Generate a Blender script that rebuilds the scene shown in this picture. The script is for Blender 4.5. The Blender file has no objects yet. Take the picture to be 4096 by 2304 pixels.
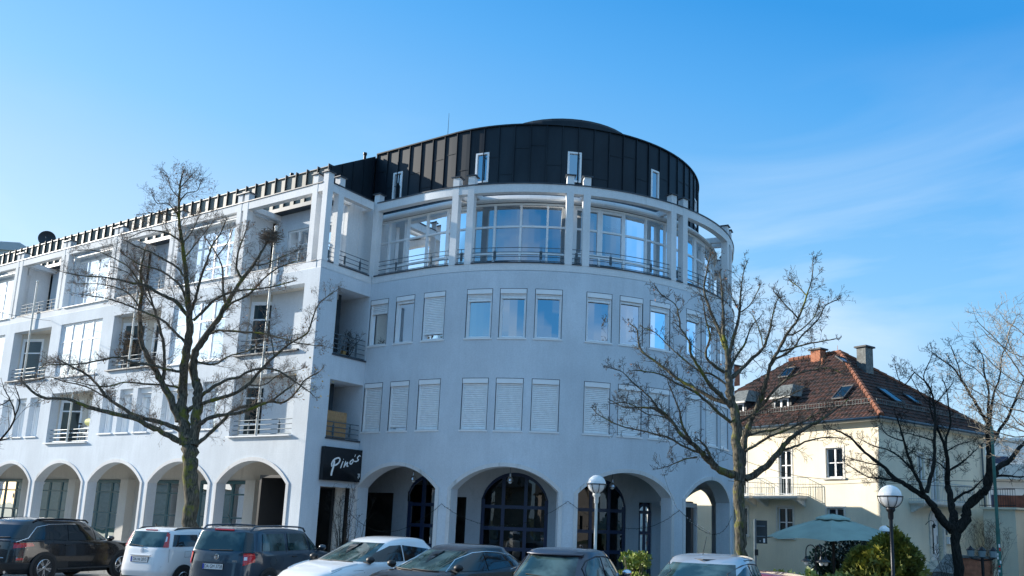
import bpy, math, random
from mathutils import Vector, Matrix, noise
R=math.radians; PI=math.pi; sin=math.sin; cos=math.cos
random.seed(7)
SC=bpy.context.scene; COL=SC.collection
# ---------------- camera ----------------
pit,rol,yaw=R(10.53),R(2.01),R(32.8)
cp,sp,cr,sr=cos(pit),sin(pit),cos(rol),sin(rol)
def w2l(x,y,z):   # camera frame axes turned into the building's frame (x along the wing, y into it)
    return Vector((cos(yaw)*x-sin(yaw)*y, sin(yaw)*x+cos(yaw)*y, z))
right=w2l(cr,-sp*sr,cp*sr); up=w2l(-sr,-sp*cr,cp*cr); back=-w2l(0,cp,sp)
cd=bpy.data.cameras.new('camera'); cam=bpy.data.objects.new('camera',cd); COL.objects.link(cam)
M=Matrix(((right.x,up.x,back.x,22.229),(right.y,up.y,back.y,-19.521),(right.z,up.z,back.z,1.8),(0,0,0,1)))
cam.matrix_world=M; cd.lens=29.92; cd.sensor_width=36; cd.shift_x=-0.0388; cd.shift_y=0.072
cd.clip_start=.1; cd.clip_end=3000
SC.camera=cam
# ---------------- world and sun ----------------
SUN_EL=R(19.5); SUN_AZ=R(196.5)      # direction towards the sun, measured from +x
wd=bpy.data.worlds.new('World'); SC.world=wd; wd.use_nodes=True
nt=wd.node_tree; nt.nodes.clear()
def N(t,ty,**k):
    n=t.nodes.new(ty)
    for a,b in k.items(): setattr(n,a,b)
    return n
out=N(nt,'ShaderNodeOutputWorld'); bg=N(nt,'ShaderNodeBackground'); sky=N(nt,'ShaderNodeTexSky')
sky.sky_type='NISHITA'; sky.sun_disc=False; sky.sun_elevation=SUN_EL; sky.sun_rotation=R(90)-SUN_AZ
sky.air_density=1.0; sky.dust_density=.7; sky.ozone_density=2.2; sky.altitude=150
hs=N(nt,'ShaderNodeHueSaturation'); hs.inputs['Saturation'].default_value=1.25
bg.inputs['Strength'].default_value=.13
tc=N(nt,'ShaderNodeTexCoord'); mp=N(nt,'ShaderNodeMapping'); nz=N(nt,'ShaderNodeTexNoise'); rp=N(nt,'ShaderNodeValToRGB')
mp.inputs['Rotation'].default_value=(R(12),R(-18),R(20)); mp.inputs['Scale'].default_value=(1.1,3.2,7.0)
nz.inputs['Scale'].default_value=1.3; nz.inputs['Detail'].default_value=7; nz.inputs['Roughness'].default_value=.52; nz.inputs['Distortion'].default_value=.7
rp.color_ramp.elements[0].position=.42; rp.color_ramp.elements[1].position=.78
nz2=N(nt,'ShaderNodeTexNoise'); nz2.inputs['Scale'].default_value=1.4
rp2=N(nt,'ShaderNodeValToRGB'); rp2.color_ramp.elements[0].position=.42; rp2.color_ramp.elements[1].position=.62
mu=N(nt,'ShaderNodeMath',operation='MULTIPLY'); mu2=N(nt,'ShaderNodeMath',operation='MULTIPLY'); mu2.inputs[1].default_value=.95
mx=N(nt,'ShaderNodeMixRGB'); mx.inputs[2].default_value=(2.9,3.15,3.35,1)
sx=N(nt,'ShaderNodeSeparateXYZ'); mr=N(nt,'ShaderNodeMapRange'); mr.inputs['From Min'].default_value=.5; mr.inputs['From Max'].default_value=.12; mu3=N(nt,'ShaderNodeMath',operation='MULTIPLY')
gr=N(nt,'ShaderNodeMixRGB',blend_type='MULTIPLY'); gr.inputs[0].default_value=1; gr.inputs[2].default_value=(1.0,1.0,1.0,1)
L=nt.links.new
L(tc.outputs['Generated'],mp.inputs[0]); L(mp.outputs[0],nz.inputs[0]); L(nz.outputs[0],rp.inputs[0])
L(tc.outputs['Generated'],nz2.inputs[0]); L(nz2.outputs[0],rp2.inputs[0])
L(rp.outputs[0],mu.inputs[0]); L(rp2.outputs[0],mu.inputs[1]); L(mu.outputs[0],mu2.inputs[0]); L(tc.outputs['Generated'],sx.inputs[0]); L(sx.outputs[2],mr.inputs[0]); L(mu2.outputs[0],mu3.inputs[0]); L(mr.outputs[0],mu3.inputs[1]); L(mu3.outputs[0],mx.inputs[0])

cv=N(nt,'ShaderNodeCombineXYZ'); vd=N(nt,'ShaderNodeVectorMath',operation='DOT_PRODUCT'); vd.inputs[1].default_value=(.30,-.05,1.0)
cr_=N(nt,'ShaderNodeValToRGB'); E_=cr_.color_ramp; SKM=2.95
stops=[(0,(.72,.87,.98)),(.07,(.64,.81,.96)),(.27,(.40,.64,.90)),(.36,(.24,.56,.91)),(.53,(.09,.41,.87)),(.63,(.025,.31,.79)),(.76,(.02,.28,.74)),(.9,(.18,.50,.88)),(1,(.38,.66,.97))]  # top stops brighten the unseen zenith, added as fill for shaded walls
E_.elements[0].position=stops[0][0]; E_.elements[1].position=1
for p_,c_ in stops[1:-1]: E_.elements.new(p_)
for e_,(p_,c_) in zip(E_.elements,stops): e_.color=(*c_,1)
sc_=N(nt,'ShaderNodeVectorMath',operation='SCALE'); sc_.inputs['Scale'].default_value=SKM
mn_=N(nt,'ShaderNodeMixRGB'); mn_.inputs[0].default_value=.82
L(tc.outputs['Generated'],vd.inputs[0]); ad_=N(nt,'ShaderNodeMath',operation='ADD'); ad_.inputs[1].default_value=.2; L(vd.outputs['Value'],ad_.inputs[0]); L(ad_.outputs[0],cr_.inputs[0]); L(cr_.outputs[0],sc_.inputs[0])
L(sky.outputs[0],hs.inputs['Color']); L(hs.outputs[0],mn_.inputs[1]); L(sc_.outputs[0],mn_.inputs[2]); L(mn_.outputs[0],gr.inputs[1]); L(gr.outputs[0],mx.inputs[1]); L(mx.outputs[0],bg.inputs['Color']); L(bg.outputs[0],out.inputs[0])
sd=bpy.data.lights.new('sun','SUN'); sd.energy=3.2; sd.angle=R(.5); sd.color=(1,.93,.82)
so=bpy.data.objects.new('sun',sd); COL.objects.link(so)
tosun=Vector((cos(SUN_AZ)*cos(SUN_EL),sin(SUN_AZ)*cos(SUN_EL),sin(SUN_EL)))
so.rotation_euler=tosun.to_track_quat('Z','Y').to_euler(); so.location=(-30,-30,40)
SC.view_settings.view_transform='Standard'; SC.view_settings.look='None'; SC.view_settings.exposure=1.45; SC.view_settings.gamma=1
SC.render.engine='CYCLES'; SC.cycles.max_bounces=8; SC.cycles.transparent_max_bounces=12
# ---------------- helpers ----------------
def ground(x,y):
    d=(x-22.229)*(-.5417)+(y+19.521)*.8406
    return min(.05,-.08-.012*(d-10)) if d<25 else max(-.6,-.26-.045*(d-25))
class MB:
    def __init__(s): s.v=[]; s.f=[]; s.m=[]; s.cm=0; s.mats=[]
    def mat(s,m):
        if m not in s.mats: s.mats.append(m)
        s.cm=s.mats.index(m); return s
    def poly(s,*p):
        n=len(s.v); s.v+= [tuple(q) for q in p]; s.f.append(tuple(range(n,n+len(p)))); s.m.append(s.cm)
    def grid(s,rows,close=False):
        n=len(s.v); a=len(rows); b=len(rows[0])
        for r in rows: s.v+=[tuple(q) for q in r]
        for i in range(a-1):
            for j in range(b if close else b-1):
                j2=(j+1)%b
                s.f.append((n+i*b+j,n+i*b+j2,n+(i+1)*b+j2,n+(i+1)*b+j)); s.m.append(s.cm)
        return s
    def box(s,x0,x1,y0,y1,z0,z1):
        n=len(s.v)
        s.v+=[(x0,y0,z0),(x1,y0,z0),(x1,y1,z0),(x0,y1,z0),(x0,y0,z1),(x1,y0,z1),(x1,y1,z1),(x0,y1,z1)]
        for q in ((0,3,2,1),(4,5,6,7),(0,1,5,4),(1,2,6,5),(2,3,7,6),(3,0,4,7)):
            s.f.append(tuple(n+k for k in q)); s.m.append(s.cm)
        return s
    def bx(s,c,d,ang=0):   # box centred in plan at c=(x,y), standing on z0..z1, turned by ang
        n=len(s.v); ca,sa=cos(ang),sin(ang)
        for z in (c[2],c[2]+d[2]):
            for a,b in ((-.5,-.5),(.5,-.5),(.5,.5),(-.5,.5)):
                x,y=a*d[0],b*d[1]; s.v.append((c[0]+x*ca-y*sa,c[1]+x*sa+y*ca,z))
        for q in ((0,3,2,1),(4,5,6,7),(0,1,5,4),(1,2,6,5),(2,3,7,6),(3,0,4,7)):
            s.f.append(tuple(n+k for k in q)); s.m.append(s.cm)
        return s
    def mbox(s,F,u0,u1,z0,z1,d0,d1,du=1.5):   # box in a mapped wall space F(u,z,d)
        k=max(1,int(math.ceil((u1-u0)/du))) if du else 1
        us=[u0+(u1-u0)*i/k for i in range(k+1)]
        rows=[[F(u,z0,d0),F(u,z1,d0),F(u,z1,d1),F(u,z0,d1)] for u in us]
        s.grid(rows,close=True); s.poly(*rows[0]); s.poly(*rows[-1][::-1]); return s
    def tube(s,pts,rad,n=6,cap=True,close=False):
        P=[Vector(p) for p in pts]; k=len(P)
        if not hasattr(rad,'__len__'): rad=[rad]*k
        ref=None; rows=[]
        for i in range(k):
            t=(P[min(i+1,k-1)]-P[max(i-1,0)])
            if t.length<1e-9: t=Vector((0,0,1))
            t.normalize()
            if ref is None: ref=t.orthogonal().normalized()
            ref=(ref-t*ref.dot(t))
            ref=ref.normalized() if ref.length>1e-6 else t.orthogonal().normalized()
            b=t.cross(ref)
            rows.append([P[i]+(ref*cos(2*PI*j/n)+b*sin(2*PI*j/n))*rad[i] for j in range(n)])
        s.grid(rows,close=True)
        if cap and n>2: s.poly(*rows[0][::-1]); s.poly(*rows[-1])
        return s
    def lathe(s,prof,c=(0,0,0),n=20,a0=0,a1=2*PI):
        rows=[]
        full=abs(a1-a0-2*PI)<1e-6; m=n if full else n+1
        for r,z in prof: rows.append([(c[0]+r*cos(a0+(a1-a0)*j/n),c[1]+r*sin(a0+(a1-a0)*j/n),c[2]+z) for j in range(m)])
        return s.grid(rows,close=full)
    def sphere(s,c,r,n=16,sz=1,zlo=-1,zhi=1):
        a0=math.asin(zlo); a1=math.asin(zhi); k=max(4,n//2)
        return s.lathe([(r*cos(a0+(a1-a0)*i/k),r*sz*sin(a0+(a1-a0)*i/k)) for i in range(k+1)],c,n)
def link(name,mb,mat=None,parent=None,smooth=False,loc=None):
    me=bpy.data.meshes.new(name); me.from_pydata(mb.v,[],mb.f)
    ms=mb.mats or [mat]
    for m in ms: me.materials.append(m)
    if mb.mats: me.polygons.foreach_set('material_index',mb.m)
    if smooth: me.polygons.foreach_set('use_smooth',[True]*len(me.polygons))
    me.update()
    o=bpy.data.objects.new(name,me); COL.objects.link(o)
    if parent is not None: o.parent=parent
    if loc is not None: o.location=loc
    return o
def merge(o,dist=.0005,angle=35):
    import bmesh
    bm=bmesh.new(); bm.from_mesh(o.data); bmesh.ops.remove_doubles(bm,verts=bm.verts,dist=dist)
    bmesh.ops.recalc_face_normals(bm,faces=bm.faces); bm.to_mesh(o.data); bm.free()
    o.data.polygons.foreach_set('use_smooth',[True]*len(o.data.polygons))
    o.data.set_sharp_from_angle(angle=R(angle))
    return o
def tag(o,label,cat,group=None,kind=None):
    o['label']=label; o['category']=cat
    if group: o['group']=group
    if kind: o['kind']=kind
    return o
def thing(name,label,cat,loc=(0,0,0),rz=0,group=None):
    o=bpy.data.objects.new(name,None); COL.objects.link(o); o.location=loc; o.rotation_euler=(0,0,rz); o.empty_display_size=.3
    return tag(o,label,cat,group)
def struct(name,mb,mat,**k):
    o=link(name,mb,mat,**k); o['kind']='structure'; return o
def copy_tree(o,parent=None):
    c=o.copy(); COL.objects.link(c)
    if parent is not None: c.parent=parent
    for ch in list(o.children): copy_tree(ch,c)
    return c
# ---------------- materials ----------------
def base(name):
    m=bpy.data.materials.new(name); m.use_nodes=True; t=m.node_tree; return m,t,t.nodes['Principled BSDF']
def P(name,col,rough=.6,metal=0,var=0,scale=3,bump=0,bscale=40,spec=.5,coat=0,col2=None,stretch=(1,1,1),detail=6,lo=.35,hi=.65,emit=None,trans=0):
    m,t,b=base(name); b.inputs['Roughness'].default_value=rough; b.inputs['Metallic'].default_value=metal
    b.inputs['Specular IOR Level'].default_value=spec; b.inputs['Base Color'].default_value=(*col,1)
    if coat: b.inputs['Coat Weight'].default_value=coat; b.inputs['Coat Roughness'].default_value=.03
    if trans: b.inputs['Transmission Weight'].default_value=trans
    if emit: b.inputs['Emission Color'].default_value=(*emit[0],1); b.inputs['Emission Strength'].default_value=emit[1]
    if var or col2 or bump:
        c=N(t,'ShaderNodeTexCoord'); mp=N(t,'ShaderNodeMapping'); mp.inputs['Scale'].default_value=stretch
        t.links.new(c.outputs['Object'],mp.inputs[0])
    if var or col2:
        n=N(t,'ShaderNodeTexNoise'); n.inputs['Scale'].default_value=scale; n.inputs['Detail'].default_value=detail
        t.links.new(mp.outputs[0],n.inputs[0])
        r=N(t,'ShaderNodeValToRGB'); r.color_ramp.elements[0].position=lo; r.color_ramp.elements[1].position=hi
        c2=col2 or tuple(min(1,x*(1+var)) for x in col); c1=col if col2 else tuple(x*(1-var) for x in col)
        r.color_ramp.elements[0].color=(*c1,1); r.color_ramp.elements[1].color=(*c2,1)
        t.links.new(n.outputs[0],r.inputs[0]); t.links.new(r.outputs[0],b.inputs['Base Color'])
    if bump:
        n=N(t,'ShaderNodeTexNoise'); n.inputs['Scale'].default_value=bscale; n.inputs['Detail'].default_value=4
        t.links.new(mp.outputs[0],n.inputs[0]); u=N(t,'ShaderNodeBump'); u.inputs['Strength'].default_value=bump; u.inputs['Distance'].default_value=.02
        t.links.new(n.outputs[0],u.inputs['Height']); t.links.new(u.outputs[0],b.inputs['Normal'])
    return m
def glass(name,tint=(.55,.62,.64),refl=.12,rough=.01,wav=.004,ior=1.7):
    m,t,b=base(name); t.nodes.remove(b); o=t.nodes['Material Output']
    tr=N(t,'ShaderNodeBsdfTransparent'); tr.inputs[0].default_value=(*tint,1)
    gl=N(t,'ShaderNodeBsdfGlossy'); gl.inputs['Roughness'].default_value=rough; gl.inputs[0].default_value=(.93,.97,1,1)
    fr=N(t,'ShaderNodeFresnel'); fr.inputs[0].default_value=ior
    ad=N(t,'ShaderNodeMath',operation='ADD'); ad.inputs[1].default_value=refl; ad.use_clamp=True
    mx=N(t,'ShaderNodeMixShader')
    c=N(t,'ShaderNodeTexCoord'); n=N(t,'ShaderNodeTexNoise'); n.inputs['Scale'].default_value=1.1; n.inputs['Detail'].default_value=1
    u=N(t,'ShaderNodeBump'); u.inputs['Strength'].default_value=1; u.inputs['Distance'].default_value=wav
    l=t.links.new; l(c.outputs['Object'],n.inputs[0]); l(n.outputs[0],u.inputs['Height']); l(u.outputs[0],gl.inputs['Normal'])
    l(fr.outputs[0],ad.inputs[0]); l(ad.outputs[0],mx.inputs[0]); l(tr.outputs[0],mx.inputs[1]); l(gl.outputs[0],mx.inputs[2]); l(mx.outputs[0],o.inputs[0])
    return m
def plaster(name,col,dirt=(.36,.37,.36),bump=.25,lo=.55,hi=.85,zst=.35):
    m,t,b=base(name); b.inputs['Roughness'].default_value=.9; b.inputs['Specular IOR Level'].default_value=.2
    l=t.links.new; c=N(t,'ShaderNodeTexCoord')
    n1=N(t,'ShaderNodeTexNoise'); n1.inputs['Scale'].default_value=.55; n1.inputs['Detail'].default_value=7; l(c.outputs['Object'],n1.inputs[0])
    r1=N(t,'ShaderNodeValToRGB'); r1.color_ramp.elements[0].position=.3; r1.color_ramp.elements[1].position=.7
    r1.color_ramp.elements[0].color=(*[x*.87 for x in col],1); r1.color_ramp.elements[1].color=(*[min(1,x*1.05) for x in col],1); l(n1.outputs[0],r1.inputs[0])
    mp=N(t,'ShaderNodeMapping'); mp.inputs['Scale'].default_value=(1.6,1.6,zst); l(c.outputs['Object'],mp.inputs[0])
    n2=N(t,'ShaderNodeTexNoise'); n2.inputs['Scale'].default_value=1.7; n2.inputs['Detail'].default_value=9; n2.inputs['Roughness'].default_value=.62; l(mp.outputs[0],n2.inputs[0])
    r2=N(t,'ShaderNodeValToRGB'); r2.color_ramp.elements[0].position=lo; r2.color_ramp.elements[1].position=hi; l(n2.outputs[0],r2.inputs[0])
    mx=N(t,'ShaderNodeMixRGB'); mx.inputs[2].default_value=(*dirt,1); l(r2.outputs[0],mx.inputs[0]); l(r1.outputs[0],mx.inputs[1])
    mp5=N(t,'ShaderNodeMapping'); mp5.inputs['Scale'].default_value=(5,5,.22); l(c.outputs['Object'],mp5.inputs[0]); n5=N(t,'ShaderNodeTexNoise'); n5.inputs['Scale'].default_value=1.3; n5.inputs['Detail'].default_value=6; l(mp5.outputs[0],n5.inputs[0])
    r5=N(t,'ShaderNodeValToRGB'); r5.color_ramp.elements[0].position=.32; r5.color_ramp.elements[1].position=.55; r5.color_ramp.elements[0].color=(.965,.97,.97,1); l(n5.outputs[0],r5.inputs[0])
    m5=N(t,'ShaderNodeMixRGB',blend_type='MULTIPLY'); m5.inputs[0].default_value=1; l(mx.outputs[0],m5.inputs[1]); l(r5.outputs[0],m5.inputs[2]); mx=m5
    n3=N(t,'ShaderNodeTexNoise'); n3.inputs['Scale'].default_value=22; n3.inputs['Detail'].default_value=5; l(c.outputs['Object'],n3.inputs[0])
    r3=N(t,'ShaderNodeValToRGB'); r3.color_ramp.elements[0].position=.3; r3.color_ramp.elements[1].position=.7; r3.color_ramp.elements[0].color=(.9,.9,.9,1); l(n3.outputs[0],r3.inputs[0])
    m3=N(t,'ShaderNodeMixRGB',blend_type='MULTIPLY'); m3.inputs[0].default_value=1; l(mx.outputs[0],m3.inputs[1]); l(r3.outputs[0],m3.inputs[2]); l(m3.outputs[0],b.inputs['Base Color'])
    u=N(t,'ShaderNodeBump'); u.inputs['Strength'].default_value=bump; u.inputs['Distance'].default_value=.02
    n4=N(t,'ShaderNodeTexNoise'); n4.inputs['Scale'].default_value=14; n4.inputs['Detail'].default_value=8; l(c.outputs['Object'],n4.inputs[0]); l(n4.outputs[0],u.inputs['Height']); l(u.outputs[0],b.inputs['Normal'])
    return m
M_={}
M_['wall']=plaster('building_plaster',(.70,.755,.81),dirt=(.60,.65,.70),zst=.6,lo=.45,hi=.85)
M_['shaded_ringwall']=plaster('shade_painted_plaster',(.42,.47,.52),dirt=(.3,.34,.38),zst=.8)  # wall plaster darkened in colour to hold the shade inside the tower arches
M_['wallin']=plaster('arcade_plaster',(.72,.69,.63),dirt=(.55,.52,.47),bump=.1)
M_['frame']=plaster('pergola_paint',(.82,.83,.84),dirt=(.36,.38,.37),bump=.08,lo=.6,hi=.95,zst=.12)
M_['trim']=plaster('arch_trim',(.74,.74,.74),dirt=(.2,.22,.2),bump=.1,lo=.58,hi=.78)
M_['white']=P('white_window_paint',(.86,.87,.88),.35,var=.03)
M_['shutter']=P('roller_shutter',(.86,.88,.89),.45,var=.05,scale=8)
M_['steel']=P('galvanised_steel',(.11,.15,.18),.5,.2,var=.15,scale=6)
M_['polew']=P('painted_pole',(.62,.62,.58),.45,0,var=.12,scale=4)
M_['cope']=P('dark_coping',(.05,.06,.075),.45,.3,var=.2)
M_['zinc']=P('weathered_roof_metal',(.15,.15,.13),.55,.0,scale=1.3,col2=(.27,.265,.23),stretch=(1,1,.35),bump=.12,bscale=3)
M_['fin']=P('dark_roof_fin',(.03,.035,.035),.55,0)
M_['drum']=P('dark_roof_metal',(.004,.009,.016),.5,.0,scale=1.0,spec=.3,col2=(.012,.023,.034),stretch=(1,1,.4),bump=.16,bscale=1.6)
M_['teal']=P('teal_shopfront_paint',(.02,.10,.125),.35)
M_['navy']=P('navy_window_paint',(.012,.028,.075),.35)
M_['glass']=glass('window_glass',(.45,.55,.6),.28)
M_['glassb']=glass('bright_window_glass',(.5,.6,.65),.32)
M_['glassd']=glass('dark_window_glass',(.22,.32,.34),.02,ior=1.5)
M_['glassl']=glass('loggia_glass',(.3,.38,.4),.0,ior=1.3)
M_['glassu']=glass('sky_reflecting_glass',(.3,.42,.5),.40)
M_['glasst']=glass('tinted_glazing',(.40,.52,.58),.30,ior=1.75)
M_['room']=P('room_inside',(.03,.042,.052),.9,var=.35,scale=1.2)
M_['blind']=P('pale_blind',(.42,.52,.58),.7)
M_['curtain']=P('white_curtain',(.72,.74,.73),.9,var=.15,scale=9,stretch=(1,1,.02))
M_['black']=P('matt_black',(.01,.011,.013),.5)
M_['iron']=P('black_iron',(.012,.014,.018),.4,.3)
M_['sign']=P('sign_black',(.004,.006,.009),.22)
M_['signw']=P('sign_lettering',(.9,.9,.88),.5)
M_['globe']=P('milk_glass_globe',(.86,.86,.85),.12,spec=.6)
M_['bamboo']=P('bamboo_cane',(.36,.21,.10),.6,scale=18,col2=(.55,.36,.19),stretch=(1,6,.4))
M_['asphalt']=P('asphalt',(.15,.145,.135),.9,var=.3,scale=4,bump=.5,bscale=120)
M_['paving']=P('paving',(.34,.32,.29),.9,var=.2,scale=6,bump=.3)
M_['grass']=P('soil_and_grass',(.05,.07,.03),.95,var=.4,scale=1)
M_['bark']=None
def bark(name,c1,c2,moss,ml,mh):
    m,t,b=base(name); b.inputs['Roughness'].default_value=.9; b.inputs['Specular IOR Level'].default_value=.15; l=t.links.new
    c=N(t,'ShaderNodeTexCoord'); mp=N(t,'ShaderNodeMapping'); mp.inputs['Scale'].default_value=(1,1,.22); l(c.outputs['Object'],mp.inputs[0])
    n=N(t,'ShaderNodeTexNoise'); n.inputs['Scale'].default_value=26; n.inputs['Detail'].default_value=6; l(mp.outputs[0],n.inputs[0])
    r=N(t,'ShaderNodeValToRGB'); r.color_ramp.elements[0].position=.35; r.color_ramp.elements[1].position=.68; r.color_ramp.elements[0].color=(*c1,1); r.color_ramp.elements[1].color=(*c2,1); l(n.outputs[0],r.inputs[0])
    n2=N(t,'ShaderNodeTexNoise'); n2.inputs['Scale'].default_value=1.6; n2.inputs['Detail'].default_value=9; n2.inputs['Roughness'].default_value=.7; l(c.outputs['Object'],n2.inputs[0])
    r2=N(t,'ShaderNodeValToRGB'); r2.color_ramp.elements[0].position=ml; r2.color_ramp.elements[1].position=mh; l(n2.outputs[0],r2.inputs[0])
    mx=N(t,'ShaderNodeMixRGB'); mx.inputs[2].default_value=(*moss,1); l(r2.outputs[0],mx.inputs[0]); l(r.outputs[0],mx.inputs[1]); l(mx.outputs[0],b.inputs['Base Color'])
    u=N(t,'ShaderNodeBump'); u.inputs['Strength'].default_value=.9; u.inputs['Distance'].default_value=.03; l(n.outputs[0],u.inputs['Height']); l(u.outputs[0],b.inputs['Normal'])
    return m
M_['bark']=bark('mossy_bark',(.04,.038,.03),(.17,.15,.115),(.15,.16,.025),.53,.64)
M_['bark2']=bark('shade_dark_bark',(.012,.012,.011),(.04,.038,.034),(.03,.04,.012),.6,.75)  # bark colour darkened to give the forked tree its shade
M_['twigdk']=P('dark_twig_bark',(.05,.045,.035),.85,var=.4,scale=3)
M_['twig']=P('twig_bark',(.19,.15,.115),.85,var=.4,scale=3)
M_['twigpale']=P('pale_twig_bark',(.26,.22,.165),.8,var=.35,scale=3)
M_['leafdry']=P('dry_leaf',(.24,.085,.035),.8,scale=5,col2=(.42,.2,.07))
M_['leafyel']=P('yellow_leaf',(.62,.42,.04),.7)
# ---------------- ground ----------------
mb=MB(); xs=[-900,-300,-120,-60,-40,-30]+[-25+5*i for i in range(15)]+[60,120,300,900]; ys=[-900,-300,-80,-40,-30,-26,-22,-18,-14,-10,-6,-2,2,6,10,20,40,80,150,300,900]
mb.grid([[(x,y,ground(x,y)-.012) for x in xs] for y in ys]); struct('ground',mb,M_['grass'])
def gsheet(name,mat,pts,dz,nx=12,ny=8):
    a,b,c,d=[Vector(p) for p in pts]; mb=MB(); rows=[]
    for j in range(ny+1):
        t=j/ny; p0=a.lerp(d,t); p1=b.lerp(c,t); rows.append([(p0.lerp(p1,i/nx).x,p0.lerp(p1,i/nx).y,ground(*p0.lerp(p1,i/nx))+dz) for i in range(nx+1)])
    mb.grid(rows); return struct(name,mb,mat)
gsheet('parking_lot',M_['asphalt'],((-40,-34),(40,-34),(40,-3.3),(-40,-3.3)),0,32,16)
gsheet('pavement',M_['paving'],((-40,-3.0),(12.6,-3.0),(12.6,4),(-40,4)),.11,32,4)
gsheet('road',M_['asphalt'],((13.2,-3.2),(40,-3.2),(40,60),(13.2,60)),-.004,12,16)
mb=MB()
for i in range(60):
    x=-40+i*.9; mb.bx((x,-3.15,ground(x,-3.15)-.1),(.88,.15,.24))
link('kerb',mb,P('kerb_stone',(.3,.3,.29),.85,var=.15))['kind']='structure'
mb=MB()
for i in range(13):
    x=-12+2.4*i; mb.grid([[(x+a,y,ground(x+a,y)+.006) for a in (-.05,.05)] for y in (-8.6,-7,-5.5,-4)])
struct('parking_bay_markings',mb,P('road_paint',(.7,.7,.68),.7,var=.1))
# ---------------- main building ----------------
B=thing('apartment_building','long white apartment block with arcade and a round corner tower under a dark metal roof','building')
CX,CY,RR=2.2,10.66,8.2
def FW(u,z,d=0): return (u,d,z)
def FR(th,z,d=0,R0=RR):
    a=R(th)
    if th<0: return (CX+RR*a, CY-RR+d+(RR-R0), z)
    r=R0-d; return (CX+r*sin(a),CY-r*cos(a),z)
def FS(u,z,d=0): return (-d,u,z)       # recess side face: u = y from the wing corner
def arcz(a,u):
    ua,ub,zs,zc=a[:4]; h=(ub-ua)/2; f=zc-zs
    if a[5]: h*=a[5]   # convert to metres for the radius
    r=(h*h+f*f)/(2*f); x=(u-(ua+ub)/2)*(a[5] or 1)
    return zc-r+math.sqrt(max(0,r*r-x*x))
def wall(mb,F,u0,u1,z0,z1,rects=(),arches=(),du=0,depth=.3,rev=None,d0=0,jambs=True):
    us={u0,u1}
    for r in rects: us|={r[0],r[1]}
    for a in arches:
        for i in range(25): us.add(a[0]+(a[1]-a[0])*i/24)
    us=sorted(u for u in us if u0-1e-6<=u<=u1+1e-6); U=[us[0]]
    for u in us[1:]:
        if u-U[-1]<1e-5: continue
        if du:
            k=int(math.ceil((u-U[-1])/du)); p=U[-1]
            for i in range(1,k): U.append(p+(u-p)*i/k)
        U.append(u)
    for a,b in zip(U,U[1:]):
        m=(a+b)/2; voids=[]
        for r in rects:
            if r[0]<m<r[1]: voids.append((r[2],r[2],r[3],r[3]))
        for r in arches:
            if r[0]<m<r[1]: voids.append((r[4],r[4],arcz(r,a),arcz(r,b)))
        voids.sort(); la=lb=z0
        for va,vb,wa,wb in voids+[(z1,z1,0,0)]:
            if va-la>1e-4:
                # split tall strips so bump and shading stay even
                mb.poly(F(a,la,d0),F(b,lb,d0),F(b,vb,d0),F(a,va,d0))
            la,lb=wa,wb
    if rev is None: rev=mb
    if not jambs: return
    for r in rects:
        dp=r[4] if len(r)>4 else depth
        k=max(1,int(math.ceil((r[1]-r[0])/du))) if du else 1
        uu=[r[0]+(r[1]-r[0])*i/k for i in range(k+1)]
        for z in (r[2],r[3]): rev.grid([[F(u,z,d0),F(u,z,d0+dp)] for u in uu])
        for u in (r[0],r[1]): rev.poly(F(u,r[2],d0),F(u,r[3],d0),F(u,r[3],d0+dp),F(u,r[2],d0+dp))
    for a in arches:
        uu=[a[0]+(a[1]-a[0])*i/24 for i in range(25)]
        rev.grid([[F(u,arcz(a,u),d0),F(u,arcz(a,u),d0+depth)] for u in uu])
        for u in (a[0],a[1]): rev.poly(F(u,a[4],d0),F(u,a[2],d0),F(u,a[2],d0+depth),F(u,a[4],d0+depth))
def arch_trim(F,a,wu,parent,wd=.13,pr=.035):
    """raised band round an arch; wu = metres per unit of u"""
    mb=MB(); n=24; W=wd/wu
    ins=[(a[0],a[4])]+[(a[0]+(a[1]-a[0])*i/n,None) for i in range(n+1)]+[(a[1],a[4])]
    inner=[];outer=[]
    um=(a[0]+a[1])/2
    for k,(u,z) in enumerate(ins):
        if z is not None: inner.append((u,z)); outer.append((u-W if k==0 else u+W,z)); continue
        zi=arcz(a,u); inner.append((u,zi))
        t=(u-um)/((a[1]-a[0])/2); outer.append((um+(u-um)*(1+W/((a[1]-a[0])/2)),zi+wd*(1-.75*abs(t)**3)))
    mb.grid([[F(i[0],i[1],0),F(i[0],i[1],-pr),F(o[0],o[1],-pr),F(o[0],o[1],.0)] for i,o in zip(inner,outer)])
    return link('arch_trim',mb,M_['trim'],parent)
WE=-37.6   # far end of the wing
PIT=4.17
ZB=-1.0
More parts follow.
